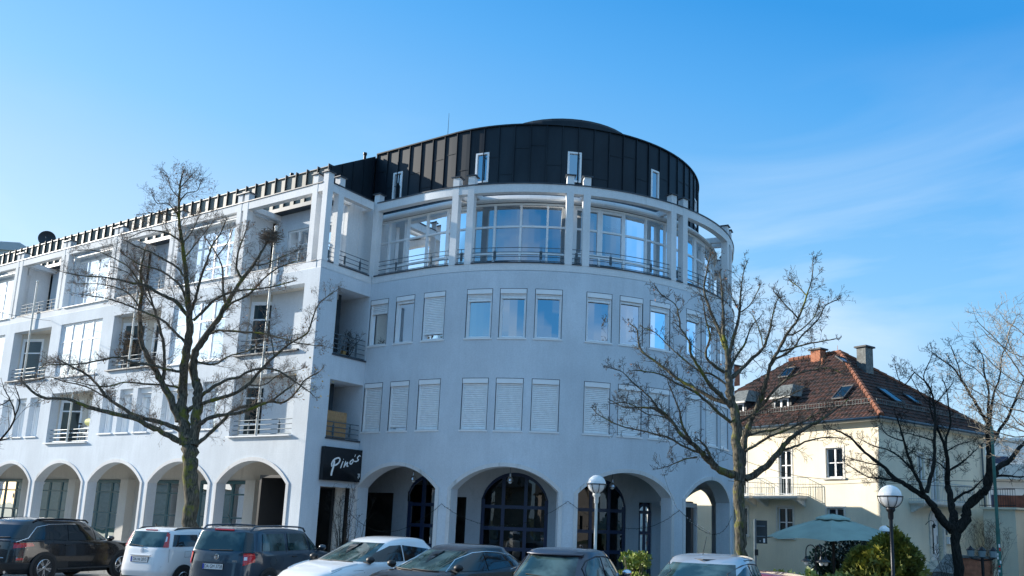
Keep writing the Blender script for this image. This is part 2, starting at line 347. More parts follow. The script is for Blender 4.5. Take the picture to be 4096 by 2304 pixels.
# --- wing wall ---
w1=[];arW=[];big=[];log=[]
for k in range(9):
    x1=-.75-PIT*k
    arW.append((x1-3.66,x1,2.68,3.47,ZB,None))
    if k%2==1:
        big.append((x1-3.35,x1-.05+.0,7.25,9.66))
    else: log.append((x1-3.35,x1,7.25,9.66,2))
    if k in (0,3,6): log.append((x1-3.3,x1,4.3,6.53,1))
    else:
        for a,b in ((.88,0),(2.0,1.12),(3.4-.02,2.45)) if False else ((.95,.0),(2.18,1.28),(3.4,2.46)):
            w1.append((x1-a,x1-b,4.66,6.44))
mb=MB(); rev=mb
rects=[(r[0],r[1],r[2],r[3],.14) for r in big]+[(r[0],r[1],r[2],r[3],.35) for r in log]+[(r[0],r[1],r[2],r[3],.3) for r in w1]
wall(mb,FW,WE,0,ZB,10.15,rects,arW,depth=.36)
wall(mb,FS,0,2.46,ZB,10.15,[(.85,2.44,4.28,6.35,.2),(.85,2.44,7.2,9.66,.2),(.8,2.46,ZB+.01,2.66,.3)],depth=.2)
link('wing_wall',mb,M_['wall'],B)
for a in arW[:8]: arch_trim(FW,a,1,B)
# --- tower wall ---
D2=R(1)*RR
TH0=-15.35; arR=[(-14.6,9.6,2.7,3.46,ZB,D2),(13.7,38.8,2.7,3.47,ZB,D2),(43.3,68.1,2.68,3.44,ZB,D2),(73.0,97.0,2.66,3.42,ZB,D2),(102,126,2.66,3.42,ZB,D2),(131,157,2.66,3.42,ZB,D2)]
wth=[(-14.9,-8.9),(-6.1,-.1),(3.0,9.15),(15.1,21.4),(23.4,29.7),(31.85,38.15),(44.15,50.4),(52.6,58.8),(61,67.2),(73.2,79.3),(81.6,87.8),(90,96.2),(102,108),(110.5,116.5),(119,125)]
mb=MB()
rr=[(a,b,4.66,6.4,.14) for a,b in wth]+[(a,b,7.79,9.5,.14) for a,b in wth]
wall(mb,FR,TH0,200,ZB,10.15,rr,arR,du=1.2,depth=.5)
link('tower_wall',mb,M_['wall'],B)
for a in arR: arch_trim(FR,a,D2,B)
mb=MB()   # plinth band of the top floor: seam, parapet
wall(mb,FW,WE,0,10.165,10.42,d0=.012)
k=0
wall(mb,FS,0,2.46,10.165,10.42,d0=.012); mb.poly(FW(WE,10.15,0),FW(0,10.15,0),FW(0,10.165,.012),FW(WE,10.165,.012))
wall(mb,FR,TH0,200,10.165,10.42,du=1.5,d0=.012)
for F,a,b,du in ((FW,WE,0,1e9),(FS,0,2.46,1e9),(FR,TH0,200,1.5)):   # inner face and top of the parapet
    n=max(1,int((b-a)/du)); uu=[a+(b-a)*i/n for i in range(n+1)]
    mb.grid([[F(u,10.42,.012),F(u,10.42,.26),F(u,10.1,.26)] for u in uu])
link('parapet',mb,M_['frame'],B)
# floor slabs and unseen back of the building
mb=MB()
n=46; arc=[FR(th,0,0)[:2] for th in range(0,200,4)]
def slab(z,zt,R0=RR-.3):
    pts=[(FR(th,0,0,R0)[0],FR(th,0,0,R0)[1]) for th in range(0,200,5)]
    pts=[(-1,CY-R0)]+pts+[(-1,15)]
    mb.poly(*[(x,y,z) for x,y in pts]); mb.poly(*[(x,y,zt) for x,y in pts[::-1]])
slab(3.75,3.9); slab(10.05,10.12)
mb.box(WE+.1,-.02,.5,12,3.75,3.95); mb.box(WE+.1,-.3,.3,12,10.0,10.1)
mb.box(WE,-.1,12,12.3,ZB,14.4); mb.box(WE-.3,WE,0,12.3,ZB,14.4)
mb.box(-.6,-.3,2.9,12,3.9,10.0)
link('floor_slab',mb,M_['wallin'],B)
# unseen rear block added to throw the low shade onto the villa
mb=MB(); mb.bx((-4.4,23.1,ZB),(18.6,1.6,6.9),R(-21.11)); link('shade_block',mb,M_['wall'],B)
# --- small window kinds ---
def slats(mb,F,u0,u1,z0,z1,d,du,step=.05):
    n=max(1,int(round((z1-z0)/step))); k=max(1,int(math.ceil((u1-u0)/du))); uu=[u0+(u1-u0)*i/k for i in range(k+1)]
    for i in range(n):
        za=z0+(z1-z0)*i/n; zb=z0+(z1-z0)*(i+1)/n
        mb.grid([[F(u,za,d+.012),F(u,za+.010,d-.012),F(u,zb-.014,d-.010),F(u,zb-.002,d+.014)] for u in uu])
def window(F,u0,u1,z0,z1,m,dep,pane,shut=0,cols=1,box=.16,inside='room',sill=True,fr=.07,du=3,silldrop=0,transom=None,sillpr=.06):
    """m metres per u unit; shut = share of the height covered by the roller shutter"""
    e=1/m; f=MB(); g=.02*e; a,b=u0+.004*e,u1-.004*e; zt=z1-.004
    f.mbox(F,a,b,z0+.004,z0+fr,dep-.03,dep+.05,du); zb=zt-box
    f.mbox(F,a,b,zb-fr,zb,dep-.03,dep+.05,du)
    for x in (a,b-fr*e): f.mbox(F,x,x+fr*e,z0+fr,zb-fr,dep-.03,dep+.05,du)
    for c in range(1,cols):
        x=a+(b-a)*c/cols; f.mbox(F,x-.045*e,x+.045*e,z0+fr,zb-fr,dep-.028,dep+.05,du)
    if transom:
        for t in transom: f.mbox(F,a+fr*e,b-fr*e,t-.035,t+.035,dep-.026,dep+.05,du)
    o=link('window',f,M_['white'],B)
    p=MB(); k=max(1,int(math.ceil((b-a)/du))); uu=[a+fr*e*.5+(b-a-fr*e)*i/k for i in range(k+1)]
    p.grid([[F(u,z0+fr*.5,dep+.01),F(u,zb-fr*.5,dep+.01)] for u in uu]); link('pane',p,M_[pane],o)
    if box:
        q=MB(); q.mbox(F,a,b,zb+.002,zt,dep-.13 if dep<.2 else dep-.16,dep+.05,du); link('shutter_box',q,M_['white'],o)
        for ga,gb in ((a,a+.04*e),(b-.04*e,b)): q=MB(); q.mbox(F,ga,gb,z0+.02,zb,dep-.09,dep-.034,du); link('guide_rail',q,M_['white'],o)
    if shut>0:
        s=MB(); zs=zb-(zb-z0-.03)*shut; slats(s,F,a+.04*e,b-.04*e,zs+.03,zb,dep-.055,du,.062)
        s.mbox(F,a+.045*e,b-.045*e,zs,zs+.035,dep-.075,dep-.045,du); link('shutter',s,M_['shutter'],o)
    if m>.05 and m!=1:
        s=MB(); j=.018*e
        for a_,b_,c_,d_ in ((u0-j,u0,z0,z1+.018),(u1,u1+j,z0,z1+.018),(u0,u1,z1,z1+.018)): s.mbox(F,a_,b_,c_,d_,-.004,.02,du)
        link('joint',s,M_['cope'],o)
    if sill:
        s=MB(); s.mbox(F,u0-.05*e,u1+.05*e,z0-.05,z0-.003,-sillpr,-.002,du); s.mbox(F,u0+.004*e,u1-.004*e,z0+.001,z0+.012,-sillpr,dep-.035,du)
        link('sill',s,M_['white'],o)
    # room behind
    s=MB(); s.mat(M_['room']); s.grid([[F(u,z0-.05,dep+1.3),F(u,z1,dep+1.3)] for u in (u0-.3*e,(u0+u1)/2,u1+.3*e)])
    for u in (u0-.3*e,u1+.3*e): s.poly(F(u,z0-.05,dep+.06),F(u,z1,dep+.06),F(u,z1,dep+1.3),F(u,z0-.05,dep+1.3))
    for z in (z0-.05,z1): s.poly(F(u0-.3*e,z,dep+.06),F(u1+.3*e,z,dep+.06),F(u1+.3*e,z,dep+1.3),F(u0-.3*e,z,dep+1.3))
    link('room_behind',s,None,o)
    if inside in ('curtain','blind'):
        s=MB(); k=14; uu=[u0+(u1-u0)*i/k for i in range(k+1)]
        s.grid([[F(u,z0+.02,dep+.12+.02*(i%2)),F(u,zb,dep+.12+.02*(i%2))] for i,u in enumerate(uu)]); link('curtain',s,M_[inside],o)
    return o
up_sh=[.24,.06,.88,.17,.11,.10,.10,.06,.12,.15,.1,.2,.1,.1,.1]
up_gl=['glass','glassd','glass','glassu','glassu','glassu','glassu','glassu','glassu','glassu','glass','glass','glass','glass','glass']
up_in=['curtain','room','room','blind','room','room','room','curtain','room','room','curtain','room','room','room','room']
lo_sh=[1,.93,1,1,1,1,1,1,1,1,1,1,1,1,1]
for i,(a,b) in enumerate(wth):
    window(FR,a,b,7.79,9.5,D2,.12,up_gl[i],up_sh[i],inside=up_in[i],sillpr=.035)
    window(FR,a,b,4.66,6.4,D2,.12,'glass',lo_sh[i],sillpr=.035)
for i,(a,b,z0,z1) in enumerate(w1): window(FW,a,b,z0,z1,1,.3,'glassb',.04 if i%3 else .1,box=.2,inside='curtain' if i in (0,1,2) else 'room',du=9)
for i,(a,b,z0,z1) in enumerate(big):
    window(FW,a,b,z0,z1,1,.1,'glassb',0,cols=4,box=0,inside='curtain' if i==0 else 'room',fr=.08,du=9,transom=[z0+1.6])
# --- loggias ---
def rail(F,u0,u1,m,zs,d,parent,du,posts,mat='steel',r=.018,zbase=None):
    mb=MB(); k=max(1,int(math.ceil((u1-u0)/du))); uu=[u0+(u1-u0)*i/k for i in range(k+1)]
    for z in zs: mb.tube([F(u,z,d) for u in uu],r,5)
    for i in range(posts):
        u=u0+(u1-u0)*(i+.5)/posts; mb.tube([F(u,zbase if zbase is not None else zs[0]-.08,d+.02),F(u,zs[-1],d+.02)],r*.8,4)
        mb.mbox(F,u-.05/m,u+.05/m,zs[0]+.05,zs[-1]-.1,d+.03,d+.036,du)
    return link('railing',mb,M_[mat],parent)
def glazing_wall(F,u0,u1,z0,z1,m,dep,cols,trans,pane,parent,name='balcony_door',mat='white',fr=.07,du=9,curt=False,room=True,rd=1.6):
    e=1/m; f=MB()
    f.mbox(F,u0,u1,z0,z0+fr,dep,dep+.07,du); f.mbox(F,u0,u1,z1-fr,z1,dep,dep+.07,du)
    for c in range(cols+1):
        x=u0+(u1-u0)*c/cols; x=min(max(x,u0+fr*e/2),u1-fr*e/2); f.mbox(F,x-fr*e/2,x+fr*e/2,z0+fr,z1-fr,dep+.001,dep+.069,du)
    for t in trans: f.mbox(F,u0+fr*e,u1-fr*e,t-.03,t+.03,dep+.003,dep+.067,du)
    o=link(name,f,M_[mat],parent)
    p=MB(); k=max(1,int(math.ceil((u1-u0)/du))); uu=[u0+.02*e+(u1-u0-.04*e)*i/k for i in range(k+1)]
    p.grid([[F(u,z0+.02,dep+.035),F(u,z1-.02,dep+.035)] for u in uu]); link('pane',p,M_[pane],o)
    if room:
        s=MB(); s.grid([[F(u,z0,dep+rd),F(u,z1+.3,dep+rd)] for u in uu])
        for u in (uu[0],uu[-1]): s.poly(F(u,z0,dep+.08),F(u,z1+.3,dep+.08),F(u,z1+.3,dep+rd),F(u,z0,dep+rd))
        for z in (z0,z1+.3): s.poly(F(uu[0],z,dep+.08),F(uu[-1],z,dep+.08),F(uu[-1],z,dep+rd),F(uu[0],z,dep+rd))
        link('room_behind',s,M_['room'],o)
    if curt:
        s=MB(); n=max(8,int((u1-u0)*m/.09)); s.grid([[F(u0+(u1-u0)*i/n,z0+.03,dep+.16+.03*(i%2)),F(u0+(u1-u0)*i/n,z1,dep+.16+.03*(i%2))] for i in range(n+1)]); link('curtain',s,M_['curtain'],o)
    return o
for a,b,z0,z1,fl in log:
    dp=1.55; zd=z1-.2; RD_=.35 if b>-1 else 1.4; s=MB()
    s.poly((a,.35,z0),(a,.35,z1),(a,dp,z1),(a,dp,z0)); s.poly((b,.35,z0),(b,.35,z1),(b,dp,z1),(b,dp,z0))
    s.poly((a,.35,z0),(b,.35,z0),(b,dp,z0),(a,dp,z0)); s.poly((a,.35,z1),(b,.35,z1),(b,dp,z1),(a,dp,z1))
    zd=z1-.22
    lo=link('loggia',s,M_['wallin'],B)
    A_=Vector((a+.02,.42)); E2=Vector((b-.72,1.45)); dv=(E2-A_); LN=dv.length; dv.normalize(); nv=Vector((-dv.y,dv.x))
    def FQ(u,z,d=0,A_=A_,dv=dv,nv=nv): return (A_.x+dv.x*u+nv.x*d,A_.y+dv.y*u+nv.y*d,z)
    glazing_wall(FQ,0,LN*.42,z0+.05,zd,1,0,1,[z0+.55,z0+1.5],'glassl',B,fr=.13,rd=RD_); glazing_wall(FQ,LN*.52,LN*.86,z0+.05,zd,1,0,1,[z0+1.5],'glassl',B,fr=.12,rd=RD_)
    s=MB()
    for u0,u1 in ((LN*.42,LN*.52),(LN*.86,LN)): s.mbox(FQ,u0+.002,u1-.002,z0,zd,-.02,.1,9)
    s.mbox(FQ,0,LN,zd,z1,-.03,.12,9); s.box(b-.72,b,1.5,1.6,zd,z1-.002); link('loggia_wall',s,M_['wallin'],B)
    glazing_wall(FW,b-.7,b-.04,z0+.02,zd,1,1.46,1,[z0+1.3],'glassl',B,fr=.08,rd=RD_)
    s=MB(); s.box(a-.04,b+.02,-.11,.3,z0+.0,z0+.045); link('loggia_sill',s,M_['white'] if fl==1 else M_['cope'],B)
    rail(FW,a+.06,b-.02,1,[z0+.1,z0+.27,z0+.44,z0+.61],.12,B,99,2,'steel')
for x,z0,z1,y in ((-2.45,4.35,11.9,-.09),(-2.45-2*PIT,7.3,11.9,-.09),(-2.45-4*PIT,7.3,11.9,-.09),(-2.45-3*PIT,4.35,6.53,.06)):
    mb=MB(); mb.tube([(x,y,z0),(x,y,z1)],.045,10); 
    if z1>7: mb.sphere((x,y,z1+.05),.07,8)
    link('facade_pole',mb,M_['polew'],B,smooth=True)
# recess loggias beside the tower
for z0,z1,k in ((4.28,6.35,1),(7.2,9.66,2)):
    s=MB(); s.box(-3.0,-.2,.85,2.44,z0-.16,z0); s.box(-3,-.2,.85,2.44,z1,z1+.16); s.box(-3,-.2,.65,.849,z0-.15,z1+.15)
    s.box(-3,-.005,2.441,2.56,z0-.15,z1+.15)
    s.box(-3.2,-3.0,.65,2.56,z0-.15,z1+.15)
    link('loggia',s,M_['wall'],B)
    rail(FS,.86,2.42,1,[z0+.1,z0+.27,z0+.44,z0+.61]+([z0+.78] if k==2 else []),.06,B,99,2,'steel')
    s=MB(); s.box(-.2,.05,.82,2.45,z0+.002,z0+.05); link('loggia_sill',s,M_['cope'],B)
# --- pergola frame on the top floor ---
mb=MB()
def pier(F,u,m,cap=True,z0=10.42,z1=13.66,w=.25):
    e=1/m; q=MB(); q.mbox(F,u-w/2*e,u+w/2*e,z0,z1,.0,w+.004,5); o=link('pergola_pier',q,M_['frame'],B)
    q=MB(); q.mbox(F,u-(w/2+.06)*e,u+(w/2+.06)*e,z1+.002,z1+.035,-.055,w+.06,5); link('pier_cap',q,M_['cope'],o)
def pcap(*a): pass
caps=MB(); cop=MB()
for k in range(10):
    for u in ((-.655-PIT*k),(-.125-PIT*k-(.15 if k else 0))):
        if u<WE+.2: continue
        pier(FW,u,1); pcap(FW,u,1,caps)
        if u<-.2: cop.mbox(FW,u+.125,u+.125+.26,10.422,10.45,-.02,.25,9) if abs(u-(-.655-PIT*k))<.01 else None
pier(FS,.67,1); pcap(FS,.67,1,caps)
pr=[]
for k in range(6):
    for off in (-2.1,2.1):
        th=12.45+29.0*k+off; pr.append(th); pier(FR,th,D2); pcap(FR,th,D2,caps)
pier(FR,TH0-.3,D2); pcap(FR,TH0-.3,D2,caps)
mb.mbox(FW,WE,-.26,13.0,13.3,.01,.24,99); mb.mbox(FS,.26,2.3,13.0,13.3,.01,.24,99); mb.mbox(FR,TH0-1.2,175,13.0,13.3,.01,.24,1.5)
cop.mbox(FW,WE,-.27,13.302,13.34,-.02,.27,99); cop.mbox(FS,.27,2.28,13.302,13.34,-.02,.27,99); cop.mbox(FR,TH0,175,13.302,13.34,-.02,.27,1.5)
# radial beams from the piers back to the walls
for k in range(9):
    for u in ((-.655-PIT*k),(-.125-PIT*k-(.15 if k else 0))): mb.box(u-.09,u+.09,.25,1.7,13.05,13.25)
for th in pr: mb.mbox(FR,th-.6,th+.6,13.02,13.24,.24,1.5,5)
# inner frame in the recess corner
mb.box(-1.6,-.8,2.2,2.4,13.0,13.25); mb.box(-.85,-.6,2.2,2.45,10.1,13.3); mb.box(-.6,-.25,2.25,2.42,13.02,13.22)
link('pergola',mb,M_['frame'],B)
mbc=cop
segs=[th for th in pr if th<170]
for a,b in [(TH0+.6,segs[0]-.95)]+[(segs[i]+.95,segs[i+1]-.95) for i in range(len(segs)-1)]: mbc.mbox(FR,a,b,10.422,10.46,-.025,.27,1.5)
mbc.mbox(FS,.8,2.3,10.422,10.46,-.025,.27,99); mbc.mbox(FS,.27,.54,10.422,10.46,-.025,.27,99)
for k in range(9):
    if k%2==0: mbc.mbox(FW,-4.15-PIT*k,-.8-PIT*k,10.422,10.455,.0,.27,99)
link('coping',mbc,M_['cope'],B)
sl=MB()
for k in range(9):
    if k%2==1: sl=MB(); sl.mbox(FW,-4.15-PIT*k,-.8-PIT*k,10.422,10.455,-.06,.3,99); link('window_sill',sl,M_['white'],B)
# terrace railings
zr=[10.53,10.68,10.84,11.0]
for a,b in [(TH0+1.4,segs[0]-.95)]+[(segs[i]+.95,segs[i+1]-.95) for i in range(len(segs)-1)]:
    rail(FR,a,b,D2,zr,.1,B,2,2 if b-a>8 else 1,r=.014)
rail(FS,.8,2.32,1,zr,.1,B,99,2,r=.014); rail(FS,.27,.54,1,zr,.1,B,99,1,r=.014)
for k in range(0,9,2): rail(FW,-4.1-PIT*k,-.8-PIT*k,1,zr,.1,B,99,3,r=.014)
# glazed front bays of the top floor (odd bays) and set-back terrace walls (even bays)
RD=1.4
for k in range(9):
    a,b=-4.14-PIT*k,-.79-PIT*k
    if k%2==1:
        glazing_wall(FW,a+.02,b-.02,10.46,12.7,1,.42,4,[11.1,12.0],'glassb',B,'window',curt=(k==1))
        s=MB(); s.box(a-.3,b+.3,.5,.62,12.71,13.4); s.box(a-.16,a+.0,.26,1.6,10.1,13.4); s.box(b+.0,b+.16,.26,1.6,10.1,13.4); link('bay_wall',s,M_['frame'],B)
        s=MB(); s.tube([(a+.05,.22,12.82),(b-.05,.22,12.82)],.08,10); link('awning_roll',s,P('awning_cassette',(.6,.62,.62),.4),B,smooth=True)
        for q in (a+.6,a+2.7): pass
    else:
        s=MB(); w0=b-1.5; s.box(a-.1,w0,1.62,1.75,10.1,13.45) if False else None
        s.box(a-.5,a+.25,1.62,1.8,10.1,13.45); s.box(a+1.5,b-1.25,1.62,1.8,10.1,13.45); s.box(b-.1,b+.55 if k else b-.82+.0+.0+.82-.9+.9,1.62,1.8,10.1,13.45)
        s.box(a+.25,a+1.5,1.62,1.8,12.55,13.45); s.box(b-1.25,b-.1,1.62,1.8,12.55,13.45)
        link('terrace_wall',s,M_['wall'],B)
        glazing_wall(FW,a+.27,a+1.48,10.15,12.54,1,1.66,2,[11.9],'glassd',B)
        glazing_wall(FW,b-1.23,b-.12,10.15,12.54,1,1.66,1,[11.75],'glassd',B)
s=MB(); s.box(-.8,-.62,1.62,3.4,10.1,13.45); link('terrace_wall',s,M_['frame'],B)
# --- wing roof: standing-seam band ---
XR=-1.55
s=MB(); s.poly((WE,RD,13.42),(XR,RD,13.42),(XR,RD,14.7),(WE,RD,14.7)); s.poly((WE,RD,14.7),(XR,RD,14.7),(XR,5.2,16.75),(WE,5.2,16.75)); s.poly((WE,5.2,16.75),(XR,5.2,16.75),(XR,12.3,14.4),(WE,12.3,14.4))
s.poly((WE,RD,13.42),(XR,RD,13.42),(XR,1.7,13.42),(WE,1.7,13.42)); s.poly((WE,RD,13.42),(WE,RD,14.7),(WE,5.2,16.75),(WE,12.3,14.4))
n=int((XR-WE)/.6); fn=MB()
for i in range(n+1):
    x=XR-.02-i*.6; fn.box(x-.012,x+.012,RD-.085,RD-.002,13.42,14.80); fn.box(x-.008,x+.008,RD-.06,RD+.3,14.7,14.80)
wr=link('wing_roof',s,M_['zinc'],B); link('standing_seams',fn,M_['fin'],wr)['kind']='stuff'
s=MB(); s.box(WE,XR+.12,RD-.16,RD+.25,13.26,13.415); s.box(WE,XR+.02,RD-.05,RD+.02,14.702,14.735); link('roof_fascia',s,M_['cope'],B)
s=MB()   # gable return towards the tower
g=[(1.4,14.7),(3.68,16.0)]
s.poly((XR,1.4,13.3),(XR,3.7,13.3),(XR,3.7,16.02),(XR,1.4,14.7))
for i in range(5):
    y=1.45+i*.55; s.box(XR,XR+.04,y-.012,y+.012,13.3,14.7+(y-1.4)*.57)
s.box(XR-.1,XR+.3,1.5,3.7,13.2,13.3)
link('gable_cladding',s,M_['drum'],B)
# --- tower drum ---
DC=(2.4,10.4); DR=6.6
def FD(th,z,d=0):
    a=R(th)
    if th<0: return (DC[0]+DR*a,DC[1]-DR+d,z)
    r=DR-d; return (DC[0]+r*sin(a),DC[1]-r*cos(a),z)
DTH0=-34.2
dw=[(-25.8,-21.6),(9.4,14.1),(39.6,44.1),(70.0,74.0),(100,104.5)]
mb=MB(); wall(mb,FD,DTH0,230,13.45,16.1,[(a,b,13.95,15.13,.1) for a,b in dw],du=2,depth=.1)
mb.poly(*[FD(t,16.1,0) for t in range(0,231,5)],FD(DTH0,16.1,0))
dr=link('tower_roof_cladding',mb,M_['drum'],B)
mb=MB(); th=DTH0; i=0
while th<200:
    mb.mbox(FD,th-.12,th+.12,13.45,16.15,-.05,-.001,9)
    i+=1; st=5.15
    zc=[15.2,14.2,14.9,0,14.55,15.3][(i*5)%6]
    inwin=any(a<th+2.6<b for a,b in dw)
    if zc and not inwin: mb.mbox(FD,th+.2,th+st-.2,zc,zc+.02,-.014,-.001,3)
    th+=st
mb.mbox(FD,DTH0,200,16.102,16.15,-.07,.1,3)
link('standing_seam',mb,M_['drum'],B)
for a,b in dw:
    e=1/(R(1)*DR); f=MB()
    for u0,u1,z0,z1 in ((a,b,15.06,15.125),(a,b,13.955,14.02),(a,a+.07*e,14.02,15.06),(b-.07*e,b,14.02,15.06)): f.mbox(FD,u0+.005,u1-.005,z0,z1,-.03,.06,5)
    o=link('window',f,M_['white'],B); p=MB(); p.poly(FD(a,14,.03),FD(b,14,.03),FD(b,15.1,.03),FD(a,15.1,.03)); link('pane',p,M_['glassu'],o)
    p=MB(); p.poly(FD(a-1,13.9,.9),FD(b+1,13.9,.9),FD(b+1,15.3,.9),FD(a-1,15.3,.9)); link('room_behind',p,M_['room'],o)
# eave cone and soffit between drum and glazing
mb=MB(); rows=[]
for th in [DTH0+i*3 for i in range(80)]:
    a=R(th)
    def q(r,z,t=th):
        if t<0: return (2.3+7*R(t),10.5-r,z)
        return (2.3+r*sin(R(t)),10.5-r*cos(R(t)),z)
    rows.append([q(6.68,13.47),q(6.68,13.36),q(7.2,13.2),q(7.42,12.98),q(7.42,12.92),q(7.2,12.92)])
mb.grid(rows); link('eave',mb,M_['frame'],B)
mb=MB(); mb.mbox(FD,DTH0,200,13.3,13.46,-.09,.05,3); link('drum_fascia',mb,M_['cope'],B)
mb=MB(); mb.tube([(FR(th,0,RR-7.45)[0],FR(th,0,RR-7.45)[1],12.97) for th in [-30]+list(range(-14,200,3))],.06,8); link('gutter',mb,M_['frame'],B,smooth=True)
# skylight crown on the drum
SKC=(4.1,9.0)
mb=MB(); mb.lathe([(3.0,-.5),(3.0,.25),(2.95,.36),(2.7,.4),(2.4,.25)],(SKC[0],SKC[1],16.82),48); link('skylight_rim',mb,M_['drum'],B,smooth=False)
mb=MB()
for i in range(24):
    a=2*PI*i/24; mb.tube([(SKC[0]+3.6*cos(a),SKC[1]+3.6*sin(a),16.12),(SKC[0]+2.7*cos(a),SKC[1]+2.7*sin(a),17.0)],.025,4)
link('skylight_bar',mb,M_['steel'],B)
for x,y,z,h,r in ((-1.75,3.3,15.75,.3,.08),(-1.3,4.4,16.0,.28,.08),(-10.5,3,15.5,.25,.12),(-5.2,2.6,15.3,.3,.08)):
    mb=MB(); mb.lathe([(r*.7,0),(r*.7,h*.7),(r,h*.7),(r,h),(0,h)],(x,y,z),12); link('vent_pipe',mb,M_['drum'],B,smooth=False)
mb=MB(); mb.tube([(.2,6,16.0),(.2,6,18.5)],[.02,.008],5); link('lightning_rod',mb,M_['steel'],B)
# top-floor glazing ring of the tower
GR=7.35; D3=R(1)*GR
def FG(th,z,d=0):
    a=R(th)
    if th<0: return (CX+GR*a,CY-GR+d,z)
    r=GR-d; return (CX+r*sin(a),CY-r*cos(a),z)
mul=[-26.5,-17.7]+[-10.3+7.4*i for i in range(26)]
f=MB(); 
for t in (10.13,11.03,12.02,12.86): f.mbox(FG,mul[0],mul[-1],t-.035,t+.035,-.03,.05,2)
for i,t in enumerate(mul): f.mbox(FG,t-.3,t+.3,10.16,12.83,-.04,.05,5)
for i in (4,9,10,15):
    a,b=mul[i]+.3,mul[i+1]-.3
    for u0,u1,z0,z1 in ((a,b,12.72,12.8),(a,b,11.07,11.13),(a,a+.45,11.13,12.72),(b-.45,b,11.13,12.72)): f.mbox(FG,u0,u1,z0,z1,-.05,.04,3)
tf=link('window_band',f,M_['white'],B)
p=MB(); n=120; p.grid([[FG(mul[0]+(mul[-1]-mul[0])*i/n,10.14,.01),FG(mul[0]+(mul[-1]-mul[0])*i/n,12.85,.01)] for i in range(n+1)]); link('pane',p,M_['glasst'],tf)
bl=MB()
for i,h in {2:0,5:2.55,6:2.6,7:2.6,8:2.5,9:1.7,10:.5,11:.95,12:2.6,13:0}.items():
    if h: slats(bl,FG,mul[i]+.5,mul[i+1]-.5,12.8-h,12.8,.16,2,.045)
link('blind',bl,M_['blind'],tf)
cu=MB()
for i,a,b in ((6,.0,.12),(4,.5,.9),(8,.8,1),(9,0,.2),(13,.2,.6)):
    u0=mul[i]+7.4*a; u1=mul[i]+7.4*b; cu.grid([[FG(u0+(u1-u0)*j/6,10.2,.26+.02*(j%2)),FG(u0+(u1-u0)*j/6,12.8,.26+.02*(j%2))] for j in range(7)])
link('curtain',cu,P('green_curtain',(.16,.3,.2),.9,var=.2),tf)
s=MB(); s.grid([[FG(mul[0]+i*5,10.12,3.2),FG(mul[0]+i*5,12.95,3.2)] for i in range(42)]); s.lathe([(.01,0),(7.4,0)],(CX,CY,12.94),40); 
link('room_behind',s,M_['room'],tf)
for u in (-1.5,-4.0): pass
# --- arcade: inner walls and shopfronts ---
s=MB(); s.box(WE,-.5,2.3,2.45,ZB,3.74); link('arcade_wall',s,M_['wallin'],B)
s=MB()
for k in range(9):
    x1=-.75-PIT*k
    if 1: x1=-5.40-PIT*k; s=MB(); s.box(x1+.02,x1+.6,1.95,2.299,ZB,2.9); link('arcade_pilaster',s,M_['wallin'],B)
for k in range(9):
    x1=-.75-PIT*k
    b=-5.42-PIT*k; a=b-3.1
    glazing_wall(FW,a,b,-.3,2.88,1,2.22,3,[.8,1.45,2.35],'glassd',B,'shopfront','teal',fr=.13,room=False)
    q=MB(); q.poly((a,2.29,-.3),(b,2.29,-.3),(b,2.29,2.9),(a,2.29,2.9)); link('shop_interior',q,M_['room'],B)
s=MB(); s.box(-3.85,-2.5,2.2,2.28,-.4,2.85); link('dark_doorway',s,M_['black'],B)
s=MB(); s.box(-4.4,-3.9,2.1,2.25,-.5,2.9) ; link('warm_wall_panel',s,P('ochre_plaster',(.5,.42,.3),.9,var=.08),B)
# tower inner ring
R6=6.0
def F6(th,z,d=0):
    a=R(th)
    if th<0: return (CX+RR*a,CY-R6+d,z)
    r=R6-d; return (CX+r*sin(a),CY-r*cos(a),z)
a6=[(-12,3.2,2.3,3.3,ZB,R(1)*R6),(15,38,2.45,3.4,ZB,R(1)*R6),(46,67,2.35,3.3,ZB,R(1)*R6)]
s=MB(); wall(s,F6,-40,200,ZB,3.74,arches=a6,du=3,depth=.12,rects=[(-30,-17,ZB+.01,2.6,.1),(5.0,9.5,ZB+.01,2.5,.1),(73,80,ZB+.01,2.55,.1)]); link('arcade_wall',s,M_['shaded_ringwall'],B)
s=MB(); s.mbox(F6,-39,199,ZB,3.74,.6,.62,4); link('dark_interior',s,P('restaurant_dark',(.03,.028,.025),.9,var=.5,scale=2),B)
for a in a6+[(73,80,2.2,2.55,ZB,R(1)*R6)]:
    f=MB(); e=1/(R(1)*R6); u0,u1=a[0],a[1]
    nn=20; uu=[u0+(u1-u0)*i/nn for i in range(nn+1)]
    f.grid([[F6(u,arcz(a,u),.04),F6(u,arcz(a,u)-.12,.04),F6(u,arcz(a,u)-.12,.1),F6(u,arcz(a,u),.1)] for u in uu],close=True)
    for u in (u0,u1-.12*e): f.mbox(F6,u,u+.12*e,ZB,a[2],.04,.1,3)
    cols=3 if u1-u0>10 else 2
    for c in range(1,cols):
        u=u0+(u1-u0)*c/cols; f.mbox(F6,u-.06*e,u+.06*e,ZB,arcz(a,u)-.1,.045,.1,3)
    for z in (.75,1.45,2.2):
        if z<a[2]+.3: f.mbox(F6,u0+.1*e,u1-.1*e,z-.06,z+.06,.042,.1,2)
    o=link('arched_window' if u1-u0>10 else 'glass_door',f,M_['navy'],B)
    p=MB(); p.grid([[F6(u,ZB,.07),F6(u,arcz(a,u)-.05,.07)] for u in uu]); link('pane',p,M_['glassd'],o)
